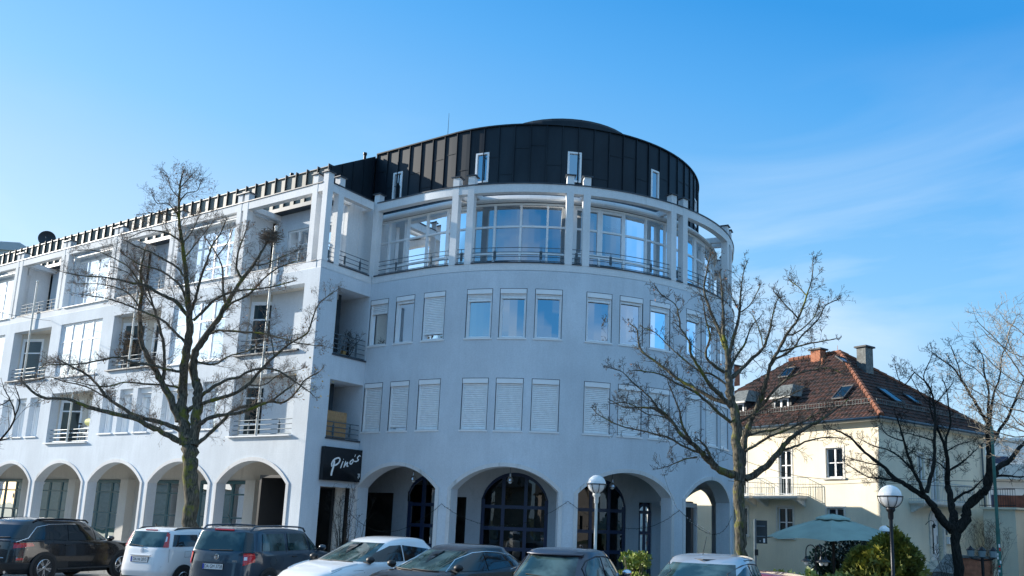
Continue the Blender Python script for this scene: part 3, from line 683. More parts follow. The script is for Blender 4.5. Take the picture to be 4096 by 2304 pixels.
# white portal frame inside the fourth arch
s=MB()
for u0,u1,z0,z1 in ((76,99,2.45,2.62),(97.5,99.5,ZB,2.45)): s.mbox(lambda u,z,d=0: FR(u,z,d,6.9),u0,u1,z0,z1,0,.2,3)
link('portal_frame',s,M_['frame'],B)
s=MB(); s.mbox(lambda u,z,d=0: FR(u,z,d,6.9),93,95.5,ZB,2.449,.02,.18,3); s.mbox(lambda u,z,d=0: FR(u,z,d,6.6),101,106,ZB,2.7,0,.2,3); link('dark_pier',s,P('dark_grey_paint',(.05,.06,.07),.6),B)
# recess entrance under the sign
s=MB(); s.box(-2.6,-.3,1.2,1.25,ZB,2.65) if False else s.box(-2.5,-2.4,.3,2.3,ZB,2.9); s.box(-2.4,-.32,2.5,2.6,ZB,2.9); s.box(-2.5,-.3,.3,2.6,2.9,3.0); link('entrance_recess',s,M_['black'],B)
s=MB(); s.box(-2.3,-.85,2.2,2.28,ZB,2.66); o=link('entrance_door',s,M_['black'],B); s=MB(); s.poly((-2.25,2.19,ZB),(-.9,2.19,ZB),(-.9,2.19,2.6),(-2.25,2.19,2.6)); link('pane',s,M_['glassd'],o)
# ---------------- sign ----------------
SG=thing('shop_sign',"black square shop sign with white handwritten Pino's on the recess face of the round corner",'sign',(0.03,1.62,2.87))
s=MB(); s.box(0,.16,-.93,.93,0,1.13); link('sign_panel',s,M_['sign'],SG)
def ribbon(mb,pts,w,tilt=(.6,.8)):
    # brush stroke in (y,z): flat strip whose width follows a slanted nib
    n=len(pts)
    for i in range(n-1):
        (a,b),(c,d)=pts[i],pts[i+1]; L_=math.hypot(c-a,d-b)
        if L_<1e-6: continue
        nx,ny=-(d-b)/L_,(c-a)/L_; w0=w*(1 if 0<i else .6); w1=w*(1 if i<n-2 else .55)
        mb.poly((.164+i*1e-5,a+nx*w0,b+ny*w0),(.164+i*1e-5,a-nx*w0,b-ny*w0),(.164+i*1e-5,c-nx*w1,d-ny*w1),(.164+i*1e-5,c+nx*w1,d+ny*w1))
        mb.poly(*[(.1641+i*1e-5,c+w1*cos(2*PI*k/8),d+w1*sin(2*PI*k/8)) for k in range(8)])
def SP(x,y): return ((x-512)/(993-512)*1.86-.93, None)
def sgn(x,y):
    # photo crop coordinates (x 535..993, top 825..880, bottom 1212..1250) to panel y,z
    t=(x-525)/(980-525); yt=828+t*52; yb=1214+t*37; return (-.93+1.86*t, 1.13*(1-(y-yt)/(yb-yt)))
strokes=[[(640,1000),(636,1060),(622,1120),(618,1160)],[(615,1060),(612,1020),(640,975),(690,960),(705,985),(690,1025),(655,1050),(628,1052)],
 [(738,1005),(728,1035),(716,1080)],[(742,975),(740,982)],
 [(768,1005),(760,1035),(752,1072)],[(755,1065),(775,1030),(795,1012),(788,1040),(784,1062),(800,1058)],
 [(850,985),(825,1000),(815,1025),(828,1040),(850,1020),(858,990),(848,980)],[(878,925),(868,950)],
 [(925,935),(900,960),(905,978),(920,985),(905,1000),(885,1008),(868,1003)],[(925,935),(938,945)]]
s=MB()
for i,st in enumerate(strokes):
    q=[sgn(*p) for p in st]
    if len(q)>2:   # smooth
        for _ in range(2):
            r=[q[0]]
            for a,b in zip(q,q[1:]): r+=[(a[0]*.75+b[0]*.25,a[1]*.75+b[1]*.25),(a[0]*.25+b[0]*.75,a[1]*.25+b[1]*.75)]
            r.append(q[-1]); q=r
    ribbon(s,q,[.04,.028][i>0] if i<2 else .022)
for st in ([(918,1152),(930,1152),(930,1178),(920,1192)],[(936,1152),(942,1152),(942,1180),(926,1207)]): ribbon(s,[sgn(*p) for p in st],.010)
link('lettering',s,M_['signw'],SG)
# ---------------- yellow villa ----------------
M_['cream']=plaster('cream_plaster',(.86,.77,.60),dirt=(.66,.58,.44),zst=.6,bump=.2,lo=.62,hi=.95)
M_['tile']=P('clay_roof_tile',(.014,.011,.010),.85,scale=4,col2=(.095,.036,.024),detail=12,lo=.4,hi=.66)
M_['ridge']=P('clay_ridge_tile',(.2,.075,.04),.85,var=.3,scale=3)
M_['slate']=P('slate_cladding',(.03,.034,.038),.6,var=.35,scale=7)
M_['slatel']=P('light_slate_cladding',(.12,.13,.125),.7,var=.35,scale=7)
M_['brick']=P('chimney_brick',(.3,.1,.05),.85,scale=9,col2=(.42,.17,.09))
M_['stone']=P('pale_stone_trim',(.66,.63,.57),.8,var=.1,scale=5)
M_['wire']=P('grey_railing_paint',(.42,.46,.48),.5)
H=thing('villa','cream plastered two storey villa with red tiled hip roof, dormers and small railed balconies','house',(13.61,22.51,0),R(-21.11))
HW,HD,EZ=14.2,9.9,7.06
def FHA(u,z,d=0): return (u,d,z)
def FHB(u,z,d=0): return (-d,u,z)
wa=[(-2.95,-1.98,4.32,5.78),(-5.86,-5.06,3.46,5.78),(-8.86,-8.06,3.46,5.78),(-2.95,-2.0,1.35,2.85),(-5.98,-5.02,1.35,2.85),(-8.95,-8.0,1.35,2.85),(-11.8,-10.9,4.32,5.78)]
wb=[(3.28,3.74,4.35,5.62),(4.4,5.0,3.35,5.5),(5.6,6.05,4.1,5.35),(4.15,5.2,.5,2.55)]
mb=MB(); wall(mb,FHA,-HW,0,-1,EZ,[(*r,.16) for r in wa]); wall(mb,FHB,0,HD,-1,EZ,[(*r,.16) for r in wb[:3]],arches=[(4.15,5.2,2.45,2.9,.5,None)],depth=.3)
mb.poly((-HW,0,-1),(-HW,HD,-1),(-HW,HD,EZ),(-HW,0,EZ)); mb.poly((-HW,HD,-1),(0,HD,-1),(0,HD,EZ),(-HW,HD,EZ))
link('wall',mb,M_['cream'],H)
def hwin(F,r,cols=2,tr=None,pane='glassd',curt=False):
    u0,u1,z0,z1=r; f=MB(); fr=.06
    f.mbox(F,u0+.01,u1-.01,z0+.01,z0+fr,.09,.14,9); f.mbox(F,u0+.01,u1-.01,z1-fr,z1-.01,.09,.14,9)
    for c in range(cols+1):
        x=u0+.035+(u1-u0-.07)*c/cols; f.mbox(F,x-.03-(.015 if 0<c<cols else 0),x+.03+(.015 if 0<c<cols else 0),z0+fr,z1-fr,.088,.14,9)
    for t in (tr or []): f.mbox(F,u0+.06,u1-.06,t-.022,t+.022,.093,.135,9)
    o=link('window',f,M_['white'],H)
    p=MB(); p.poly(F(u0+.02,z0+.02,.12),F(u1-.02,z0+.02,.12),F(u1-.02,z1-.02,.12),F(u0+.02,z1-.02,.12)); link('pane',p,M_[pane],o)
    s=MB(); s.box(*([u0-.3,u1+.3,.17,1.4] if F is FHA else [-1.4,-.17,u0-.3,u1+.3]),z0-.2,z1+.2); link('room_behind',s,M_['room'],o)
    t=MB(); w=.1
    for a,b,c,d in ((u0-w,u0,z0-.0,z1+w),(u1,u1+w,z0-.0,z1+w),(u0,u1,z1,z1+w)): t.mbox(F,a,b,c,d,-.025,.0,9)
    link('window_surround',t,M_['stone'],o)
    if z0-int(z0)>.3 or True:
        s=MB(); s.mbox(F,u0-.16,u1+.16,z0-.1,z0,-.09,.09,9); link('sill',s,M_['stone'],o)
    if curt:
        s=MB(); n=10
        for a,b in ((u0,u0+(u1-u0)*.3),(u1-(u1-u0)*.3,u1)): s.grid([[F(a+(b-a)*i/n,z0,.15+.015*(i%2)),F(a+(b-a)*i/n,z1,.15+.015*(i%2))] for i in range(n+1)])
        link('curtain',s,M_['curtain'],o)
    return o
for i,r in enumerate(wa): hwin(FHA,r,2,[r[2]+(r[3]-r[2])*.5] if i not in (1,2) else [r[2]+.9,r[2]+1.55],curt=i in(0,1,2))
for i,r in enumerate(wb[:3]): hwin(FHB,r,2 if i==1 else 1,[r[2]+(r[3]-r[2])*.5],pane='glass')
# door with its arched surround
f=MB(); f.mbox(FHB,4.2,5.15,.5,2.42,.2,.26,9); f.mbox(FHB,4.25,5.1,2.43,2.8,.22,.25,9); d=link('entrance_door',f,M_['white'],H)
f=MB(); f.mbox(FHB,4.5,4.72,.8,2.2,.19,.199,9); link('door_glass',f,M_['black'],d)
f=MB(); f.tube([(-.17,5.0,1.3),(-.17,5.0,1.7)],.015,5); link('handle',f,M_['iron'],d)
f=MB()
n=16; a=(4.15,5.2,2.45,2.9,.5,None); ins=[(4.15,.5)]+[(4.15+1.05*i/n,arcz(a,4.15+1.05*i/n)) for i in range(n+1)]+[(5.2,.5)]
outp=[(3.97,.5)]+[(4.675+(u-4.675)*1.34,z+.18*(1-.6*abs((u-4.675)/.525)**2)) for u,z in ins[1:-1]]+[(5.38,.5)]
f.grid([[FHB(i[0],i[1],0),FHB(i[0],i[1],-.07),FHB(o[0],o[1],-.07),FHB(o[0],o[1],0)] for i,o in zip(ins,outp)]); link('door_surround',f,M_['stone'],H)
for i in range(3):
    s=MB(); s.mbox(FHB,3.9-.25*i,5.45+.25*i,.5-.18*(i+1),.5-.18*i-.003,-1.2-.3*i,-.004,9); link('doorstep',s,M_['stone'],H)
s=MB(); s.mbox(FHB,5.55,6.05,1.3,1.66,-.14,-.003,9); link('letter_box',s,M_['white'],H)
s=MB(); s.mbox(FHB,5.5,5.62,1.75,2.05,-.04,-.003,9); link('intercom',s,M_['steel'],H)
s=MB(); s.tube([(0.003,3.7,2.2),(.14,3.7,2.35),(.3,3.7,2.42),(.42,3.7,2.36),(.44,3.7,2.28)],.014,6); s.lathe([(.02,2.28),(.10,2.16),(.1,2.14),(.06,2.14)],(.44,3.7,0),12); s.sphere((.44,3.7,2.1),.055,8); link('wall_lamp',s,M_['iron'],H)
def balcony(F,u0,u1,z,pr,name='balcony',curved=False):
    s=MB(); s.mbox(F,u0,u1,z-.14,z,-pr,-.004,9); s.mbox(F,u0+.07,u1-.07,z-.2,z-.143,-pr+.07,-.006,9)
    for u in (u0+.25,u1-.25):
        for i in range(5): s.mbox(F,u-.09,u+.09,z-.2-.07*(i+1),z-.2-.07*i-.002,-pr*.85+pr*.17*i,-.005,9)
    b=link(name,s,M_['stone'],H)
    r=MB(); n=int((u1-u0)/.14)
    for zz in (z+.9,z+.08): 
        r.tube([F(u0+.05,zz,0),F(u0+.05,zz,-pr+.05),F(u1-.05,zz,-pr+.05),F(u1-.05,zz,0)],.018,5)
    for i in range(n+1):
        u=u0+.05+(u1-u0-.1)*i/n; r.tube([F(u,z,-pr+.05),F(u,z+.9,-pr+.05)],.009 if i%n else .02,4)
    for u in (u0+.05,u1-.05):
        for i in range(1,6): r.tube([F(u,z,-pr+.05+(pr-.05)*i/6),F(u,z+.9,-pr+.05+(pr-.05)*i/6)],.009,4)
    link('railing',r,M_['wire'],b)
balcony(FHA,-6.9,-4.05,3.44,.85); balcony(FHA,-10.0,-7.15,3.44,.85); balcony(FHB,2.3,6.9,3.32,.8)
# gutters and eaves
s=MB(); s.box(-HW-.45,.45,-.45,HD+.45,EZ-.12,EZ-.02); link('eaves_board',s,M_['stone'],H)
s=MB(); s.tube([(-HW-.5,-.52,EZ-.02),(.52,-.52,EZ-.02),(.52,HD+.5,EZ-.02)],.075,8); link('gutter',s,M_['steel'],H,smooth=True)
s=MB(); s.tube([(.5,9.45,EZ-.1),(.1,9.35,EZ-.5),(.1,9.35,-.5)],.05,8); link('downpipe',s,M_['steel'],H,smooth=True)
# tiled hip roof: corrugated courses
RZ=11.65; HX=-5.4
def roofface(mb,ul,ur,lim,pt,pw=.24,ch=.36,slen=6.8):
    nr=int(slen/ch)
    for i in range(nr):
        ta,tb=i/nr,(i+1)/nr; l0,r0=lim(ta); l1,r1=lim(tb)
        us=[ul+pw/4*j for j in range(int((ur-ul)/(pw/4))+1)]
        lo=[];hi=[];dr=[]
        for j,u in enumerate(us):
            h=(0,.028,.045,.028)[j%4]
            ua=min(max(u,l0),r0); ub=min(max(u,l1),r1)
            lo.append(pt(ua,ta,h+.055)); hi.append(pt(ub,tb,h+.012)); dr.append(pt(ua,ta,h+.0))
        mb.grid([dr,lo,hi])
OV=.5
def ptA(u,t,h): return (u,-OV+t*(4.95+OV)-h*.6,EZ+t*(RZ-EZ)+h*.75)
def ptB(u,t,h): return (OV-t*(OV-HX)+h*.6,u,EZ+t*(RZ-EZ)+h*.75)
mb=MB(); roofface(mb,-HW-OV,OV,lambda t:(-HW-OV+t*5.9,OV-t*(OV-HX)),ptA)
roofface(mb,-OV,HD+OV,lambda t:(-OV+t*(4.95+OV),HD+OV-t*(4.95+OV)),ptB)
mb.poly((-HW-OV,-OV,EZ),(-HW-OV,HD+OV,EZ),(-HW-OV+5.9,4.95,RZ)); mb.poly((-HW-OV,HD+OV,EZ),(OV,HD+OV,EZ),(HX,4.95,RZ),(-HW-OV+5.9,4.95,RZ))
rf=link('roof',mb,M_['tile'],H)
def caps_(a,b,n):
    a=Vector(a);b=Vector(b); s=MB()
    for i in range(n):
        p=a.lerp(b,i/n); q=a.lerp(b,(i+1.12)/n); s.tube([p,q],[.15,.11],7)
    link('ridge_tile',s,M_['ridge'],rf)
caps_((OV,-OV,EZ+.08),(HX,4.95,RZ+.08),20); caps_((HX,4.95,RZ+.08),(-HW+5.3,4.95,RZ+.08),10); caps_((OV,HD+OV,EZ+.08),(HX,4.95,RZ+.08),20)
# snow guards
def guard(F2,u0,u1,t):
    s=MB(); n=int((u1-u0)/.16)
    for h in (.08,.28): s.tube([F2(u0,t,h),F2(u1,t,h)],.014,4)
    for i in range(n+1):
        u=u0+(u1-u0)*i/n; s.tube([F2(u,t,.04),F2(u,t,.3)],.011 if i%5 else .025,4)
    link('snow_guard',s,M_['slatel'],rf)
sg=lambda f:(lambda u,t,h:(lambda p:(p[0],p[1],p[2]+h))(f(u,t,.05)))
guard(sg(ptA),-10,-.6,.16); guard(sg(ptB),.6,9.3,.16)
def skylight(f,u0,u1,t0,t1):
    s=MB(); q=[f(u0,t0,.16),f(u1,t0,.16),f(u1,t1,.16),f(u0,t1,.16)]
    for i in range(4): s.tube([q[i],q[(i+1)%4]],.05,4)
    o=link('skylight',s,M_['slate'],rf); p=MB(); p.poly(*[f(a,b,.17) for a,b in ((u0,t0),(u1,t0),(u1,t1),(u0,t1))]); link('pane',p,M_['glassd'],o)
skylight(ptA,-8.4,-7.7,.70,.84); skylight(ptA,-3.1,-2.4,.26,.42); skylight(ptB,2.9,3.7,.24,.42); skylight(ptB,5.1,5.7,.28,.40); skylight(ptB,3.2,3.9,.78,.86)
# dormers
def dormer(x0,x1):
    zc,y0=8.75,.85; c=(x0+x1)/2
    s=MB(); 
    for x in (x0,x1): s.poly((x,y0,7.5),(x,y0,zc),(x,2.3,zc))
    s.box(x0,x0+.16,y0-.0,y0+.05,7.55,zc); s.box(x1-.16,x1,y0,y0+.05,7.55,zc)
    d=link('dormer',s,M_['slate'],rf)
    r=MB(); e=.18; za=9.5
    r.poly((x0-e,y0-.3,zc-.02),(x1+e,y0-.3,zc-.02),(x1-.25,y0+.5,za),(x0+.25,y0+.5,za)); r.poly((x1+e,y0-.3,zc-.02),(x1+e,2.2,zc+.1),(x1-.25,3.0,za),(x1-.25,y0+.5,za)); r.poly((x0-e,y0-.3,zc-.02),(x0-e,2.2,zc+.1),(x0+.25,3.0,za),(x0+.25,y0+.5,za))
    r.poly((x0+.25,y0+.5,za),(x1-.25,y0+.5,za),(x1-.25,3.0,za),(x0+.25,3.0,za))
    link('dormer_roof',r,M_['slatel'],d)
    g=MB(); g.box(x0-e,x1+e,y0-.36,y0-.28,zc-.1,zc-.0); link('dormer_gutter',g,M_['stone'],d)
    f=MB(); a,b=x0+.17,x1-.17
    for p,q,m,n_ in ((a,b,7.6,7.7),(a,b,8.6,8.7),(a,a+.08,7.7,8.6),(b-.08,b,7.7,8.6),(c-.06,c+.06,7.7,8.6)): f.box(p,q,y0-.03,y0+.04,m,n_)
    f.box(a+.08,b-.08,y0-.02,y0+.03,8.2,8.25)
    link('dormer_window',f,M_['white'],d)
    f=MB(); f.poly((a,y0,7.6),(b,y0,7.6),(b,y0,8.7),(a,y0,8.7)); link('pane',f,M_['glassd'],d)
dormer(-6.95,-5.65); dormer(-10.05,-8.75)
def chimney(x0,x1,y0,y1,z0,z1,m,label):
    s=MB(); s.box(x0,x1,y0,y1,z0,z1); 
    if m=='brick':
        n=int((z1-z0)/.09)
    c=link('chimney',s,M_[m],rf); c['label']=label
    s=MB(); s.box(x0-.1,x1+.1,y0-.1,y1+.1,z1+.002,z1+.09); link('chimney_cap',s,M_['slate'],c)
chimney(-7.0,-6.35,4.4,4.95,10.6,11.95,'brick','orange brick chimney'); chimney(-4.05,-3.5,4.5,5.2,9.4,11.7,'slatel','chimney clad in pale slate'); chimney(-13.4,-12.85,4.3,5.0,10.6,11.8,'brick','orange brick chimney')
s=MB(); s.tube([(-5.6,5,RZ),(-5.6,5,RZ+.5)],.012,4); s.lathe([(.09,0),(.09,.4),(.05,.45)],(-5.95,4.1,10.9),10); link('vent_pipe',s,M_['brick'],rf)
# ---------------- right-hand outbuildings ----------------
G=thing('garage_annex','low pale annex with a railed roof terrace behind the dark tree at the right edge','annex',(17.13,29.5,0),R(-21.11))
s=MB(); s.box(0,1.6,0,6,-1,3.1); s.box(-.15,1.75,-.15,6.1,3.102,3.2); link('wall',s,M_['cream'],G)
s=MB()
for z in (3.3,4.1): s.tube([(-.1,-.1,z),(1.7,-.1,z)],.02,5)
for i in range(16): s.tube([(-.1+.12*i,-.1,3.2),(-.1+.12*i,-.1,4.1)],.01,4)
link('railing',s,M_['iron'],G)
s=MB(); s.box(0,1.6,1.2,1.35,3.2,3.85); link('terrace_box',s,P('rusty_board',(.25,.08,.05),.8,var=.3),G)
G2=thing('tiled_shed','lean-to shed with weathered grey brown tiled roof beside the pale annex','shed',(18.0,31.0,0),R(-21.11))
s=MB(); s.box(.6,9,.2,5,-1,2.4); link('wall',s,P('shed_dark_wall',(.05,.055,.06),.8,var=.2),G2)
s=MB(); roofface(s,0,9.4,lambda t:(0,9.4),lambda u,t,h:(u,-.4+t*3.4-h*.4,2.3+t*2.3+h*.9),pw=.3,ch=.4,slen=3.9); link('roof',s,P('old_concrete_tile',(.12,.1,.085),.9,scale=3,col2=(.33,.29,.23)),G2)
WH=thing('white_block','white apartment block with balconies far behind the villa at the right edge','building',(15.2,47.4,0),R(32.8-3))
s=MB(); s.box(0,16,0,9,-1,8.4); s.box(-.2,16.2,-.2,9.2,8.402,8.6); link('wall',s,P('white_render',(.8,.79,.76),.8,var=.04),WH)
for j in range(3):
    for i in range(5):
        f=MB(); x=.7+i*3; z=.6+j*2.7; f.box(x,x+1.3,-.05,-.002,z,z+1.3); link('window',f,M_['navy'],WH)
for j in (1,2):
    f=MB(); f.box(.4,4.2,-1.1,-.01,2.95+2.7*(j-1),3.1+2.7*(j-1)); f.box(.4,4.2,-1.1,-1.05,3.1+2.7*(j-1),4.0+2.7*(j-1)); link('balcony',f,M_['stone'],WH)
s=MB(); s.box(1.7,2.6,4.2,5,8.6,9.5); link('chimney',s,M_['brick'],WH)
GB=thing('grey_block','pale grey flat-roofed block far away above the left end of the wing roof','building',(-64,6,0),R(38))
s=MB(); s.box(0,13.2,0,12,-1,22.6); link('wall',s,P('grey_render',(.42,.47,.48),.8,var=.04),GB)
s=MB(); s.box(-.2,13.4,-.2,12.2,22.6,23.3); link('roof_edge',s,P('roof_edge_metal',(.35,.42,.46),.5),GB)
for i in range(4):
    for j in range(5):
        f=MB(); f.box(1+3*i,2.4+3*i,-.06,-.002,3+3.4*j,4.6+3.4*j); link('window',f,M_['navy'],GB)
# garden wall with gate pillar
GW=thing('garden_wall','low red brick garden wall with sloping tiled coping near the villa door','wall',(17.3,17.75,0),R(20))
s=MB(); s.box(0,1.3,0,.3,-1,.9); link('brickwork',s,P('salmon_render',(.45,.16,.09),.9,var=.25,scale=5),GW)
s=MB(); s.box(-.08,1.38,-.08,.38,.902,1.0); link('coping',s,M_['slatel'],GW)
GP=thing('tiled_porch_roof','small grey slate lean-to roof beside the salmon garden wall','shed',(16.6,17.3,0),R(10))
s=MB(); s.poly((-.1,-.6,.35),(.75,-.6,.35),(.95,.6,1.02),(.45,.6,1.02)); s.poly((-.1,-.6,.33),(.45,.6,1.0),(.45,.62,-1),(-.1,-.6,-1)); s.poly((-.1,-.6,.33),(.75,-.6,.33),(.75,-.6,-1),(-.1,-.6,-1)); s.poly((.75,-.6,.33),(.95,.6,1.0),(.95,.6,-1),(.75,-.6,-1)); link('slate_slope',s,M_['slatel'],GP)
# limb traces in cm: x, y, z, radius
T1_B=(-0.72, -3.38)
T1=[[[-1,-1,46,22.1],[-5,-3,84,22.1],[-14,-9,197,21.8],[-20,-13,290,21.6],[-30,-19,344,21.4],[-39,-25,383,21.4]],[[-38,-24,367,7.9],[-39,-22,383,4.8]],[[-43,-28,367,15.8],[-62,-28,431,14.9],[-74,-29,471,14.4],[-88,-28,529,13.6]],[[-88,-28,529,13.6],[-57,-56,604,11.8],[-22,-72,663,10.5],[8,-91,721,9.1],[31,-125,791,7.5]],[[31,-125,791,6.8],[49,-150,846,5.9],[67,-175,901,5.0],[82,-202,954,4.2],[100,-228,1006,3.4],[120,-247,1051,2.7],[140,-261,1089,2.1],[156,-268,1111,1.7]],[[-25,-16,364,15.0],[-28,-13,424,13.9],[-30,-9,488,12.7],[-36,-9,529,11.9],[-49,-14,569,11.1]],[[-49,-14,569,11.1],[-59,-21,618,10.2],[-55,-19,659,9.5],[-37,-7,701,8.6],[-8,11,761,7.3],[15,25,820,6.2],[43,44,889,4.8]],[[43,44,889,5.2],[73,59,941,4.1],[102,73,1001,2.9],[121,83,1048,2.0]],[[-58,-38,376,7.9],[-82,-71,397,7.4],[-108,-108,416,6.8],[-133,-145,436,6.2],[-167,-191,447,5.5],[-207,-249,461,4.7],[-239,-295,479,4.0],[-277,-349,479,3.2],[-298,-386,510,2.6]],[[-69,-33,411,7.1],[-104,-61,429,6.5],[-140,-90,438,5.9],[-189,-130,459,5.1],[-233,-166,492,4.3],[-252,-183,515,3.9],[-285,-211,560,3.1],[-316,-236,582,2.6],[-353,-267,604,2.0]],[[-75,-36,438,10.3],[-93,-55,493,9.4],[-116,-77,547,8.5],[-136,-96,594,7.8],[-162,-121,648,6.8],[-173,-135,704,6.0],[-177,-146,776,5.0],[-172,-150,841,4.0],[-175,-160,905,3.1],[-166,-160,963,2.3]],[[-116,-77,563,5.1],[-114,-82,603,4.7],[-115,-91,667,4.1],[-129,-112,746,3.3],[-142,-127,793,2.8],[-161,-150,864,2.1],[-187,-175,911,1.6]],[[-92,-30,543,3.2],[-114,-70,548,2.9],[-142,-120,546,2.5],[-169,-170,544,2.1],[-187,-206,528,1.8],[-208,-249,526,1.5],[-230,-292,533,1.1]],[[-57,-56,588,3.9],[-85,-86,592,3.7],[-111,-114,601,3.4],[-150,-157,605,3.0],[-180,-190,619,2.7],[-208,-221,608,2.4],[-253,-272,588,2.0],[-299,-323,582,1.5]],[[-24,-74,671,3.9],[-44,-101,699,3.5],[-68,-133,735,3.1],[-102,-173,754,2.6],[-135,-213,772,2.2],[-163,-247,783,1.8],[-186,-274,787,1.5],[-217,-311,790,1.1]],[[0,-96,749,5.4],[-34,-119,791,4.8],[-75,-147,814,4.2],[-117,-175,840,3.7],[-157,-201,847,3.2],[-211,-237,860,2.5],[-270,-276,862,1.8],[-323,-311,871,1.1]],[[29,-126,791,3.4],[-6,-136,841,2.9],[-51,-154,874,2.5],[-85,-168,891,2.2],[-135,-189,904,1.7],[-197,-215,943,1.2]],[[-13,-8,370,5.5],[5,10,398,5.2],[27,35,435,4.7],[50,60,478,4.3],[82,90,496,3.8],[127,130,512,3.3],[162,162,515,2.9],[186,187,554,2.4],[200,203,589,2.0],[227,229,616,1.6]],[[-31,-17,400,5.9],[-10,-10,431,5.5],[34,9,456,4.9],[72,26,462,4.4],[124,50,474,3.8],[197,83,508,2.8],[227,95,531,2.4],[256,107,555,1.9]],[[-61,-21,476,6.0],[-33,-10,488,5.7],[23,11,509,5.2],[79,32,525,4.7],[127,48,553,4.3],[159,56,592,3.9],[207,69,639,3.3],[255,83,678,2.8],[302,99,705,2.4],[318,102,732,2.1],[345,101,794,1.6],[392,115,832,1.1]],[[-28,-4,517,4.8],[14,4,544,4.4],[68,16,567,3.9],[103,26,575,3.6],[157,38,597,3.1],[227,57,596,2.6],[293,73,563,2.1],[360,88,523,1.5]],[[-50,-16,626,3.2],[23,-3,615,2.6],[75,2,637,2.2],[146,12,649,1.6],[197,16,670,1.1]],[[-34,-5,710,3.6],[23,2,723,3.2],[106,16,714,2.8],[188,29,705,2.4],[270,40,684,1.9],[341,50,665,1.6],[428,61,652,1.1]],[[15,-87,737,3.8],[48,-77,768,3.5],[80,-67,799,3.2],[134,-47,822,2.8],[197,-22,829,2.3],[251,0,836,1.9],[313,23,851,1.5]],[[4,19,786,3.6],[40,26,818,3.2],[93,40,840,2.7],[166,53,902,2.0],[235,71,931,1.4],[269,81,937,1.2]],[[8,-91,769,4.2],[28,-94,815,3.7],[45,-99,860,3.3],[70,-101,913,2.7],[91,-104,958,2.2],[117,-100,988,1.9],[137,-101,1025,1.5]],[[10,23,808,4.0],[-7,19,863,3.3],[-20,18,933,2.5],[-42,10,977,1.9],[-80,-7,1030,1.2]],[[46,45,898,3.2],[34,31,930,2.8],[40,26,979,2.2],[56,27,1028,1.7],[72,29,1069,1.2]],[[47,-151,846,3.0],[32,-167,876,2.7],[4,-192,897,2.3],[-25,-218,917,1.9],[-53,-243,930,1.5],[-87,-274,950,1.1]],[[86,-199,938,2.9],[71,-228,956,2.4],[53,-258,961,2.0],[36,-287,954,1.6],[20,-320,927,1.1]],[[100,-228,1006,1.8],[96,-263,1034,1.3],[87,-289,1027,1],[87,-307,1044,1]],[[100,-228,1006,1.8],[79,-257,1008,1.4],[55,-289,1005,1],[44,-305,998,1]],[[121,-246,1036,1.8],[152,-247,1061,1.3],[190,-240,1064,1],[207,-243,1083,1]],[[121,-246,1051,1.4],[104,-266,1079,1.1],[100,-275,1108,1],[94,-281,1115,1]],[[141,-261,1074,1.4],[152,-244,1109,1],[157,-237,1123,1]],[[-174,-144,776,2.3],[-206,-168,824,1.9],[-247,-197,846,1.6],[-292,-230,852,1.2],[-336,-262,849,1]],[[-173,-151,849,2.3],[-184,-191,898,1.9],[-205,-232,922,1.5],[-229,-278,937,1.1],[-251,-319,929,1]],[[-133,-122,777,2.3],[-172,-139,827,1.9],[-228,-164,894,1.3],[-293,-197,919,1]],[[67,-175,901,2.2],[91,-156,951,1.6],[111,-141,992,1.1],[126,-129,1026,1]],[[89,-198,938,2.2],[106,-187,971,1.5],[121,-178,1019,1]],[[-42,10,977,2.0],[-24,29,1024,1.4],[-18,39,1070,1]],[[-233,-166,492,2.4],[-299,-207,530,1.9],[-355,-242,544,1.6],[-411,-277,558,1.2],[-476,-317,531,1]],[[-285,-211,560,2.0],[-337,-242,591,1.5],[-395,-276,605,1.1],[-427,-295,580,1]],[[73,59,941,2.0],[121,75,947,1.6],[181,93,969,1.1],[224,106,984,1]],[[207,69,639,1.9],[176,66,722,1.2],[151,60,772,1]],[[127,48,553,2.0],[160,79,556,1.6],[190,109,591,1.2],[234,150,611,1]]]
T2_B=(14.3, 2.13)
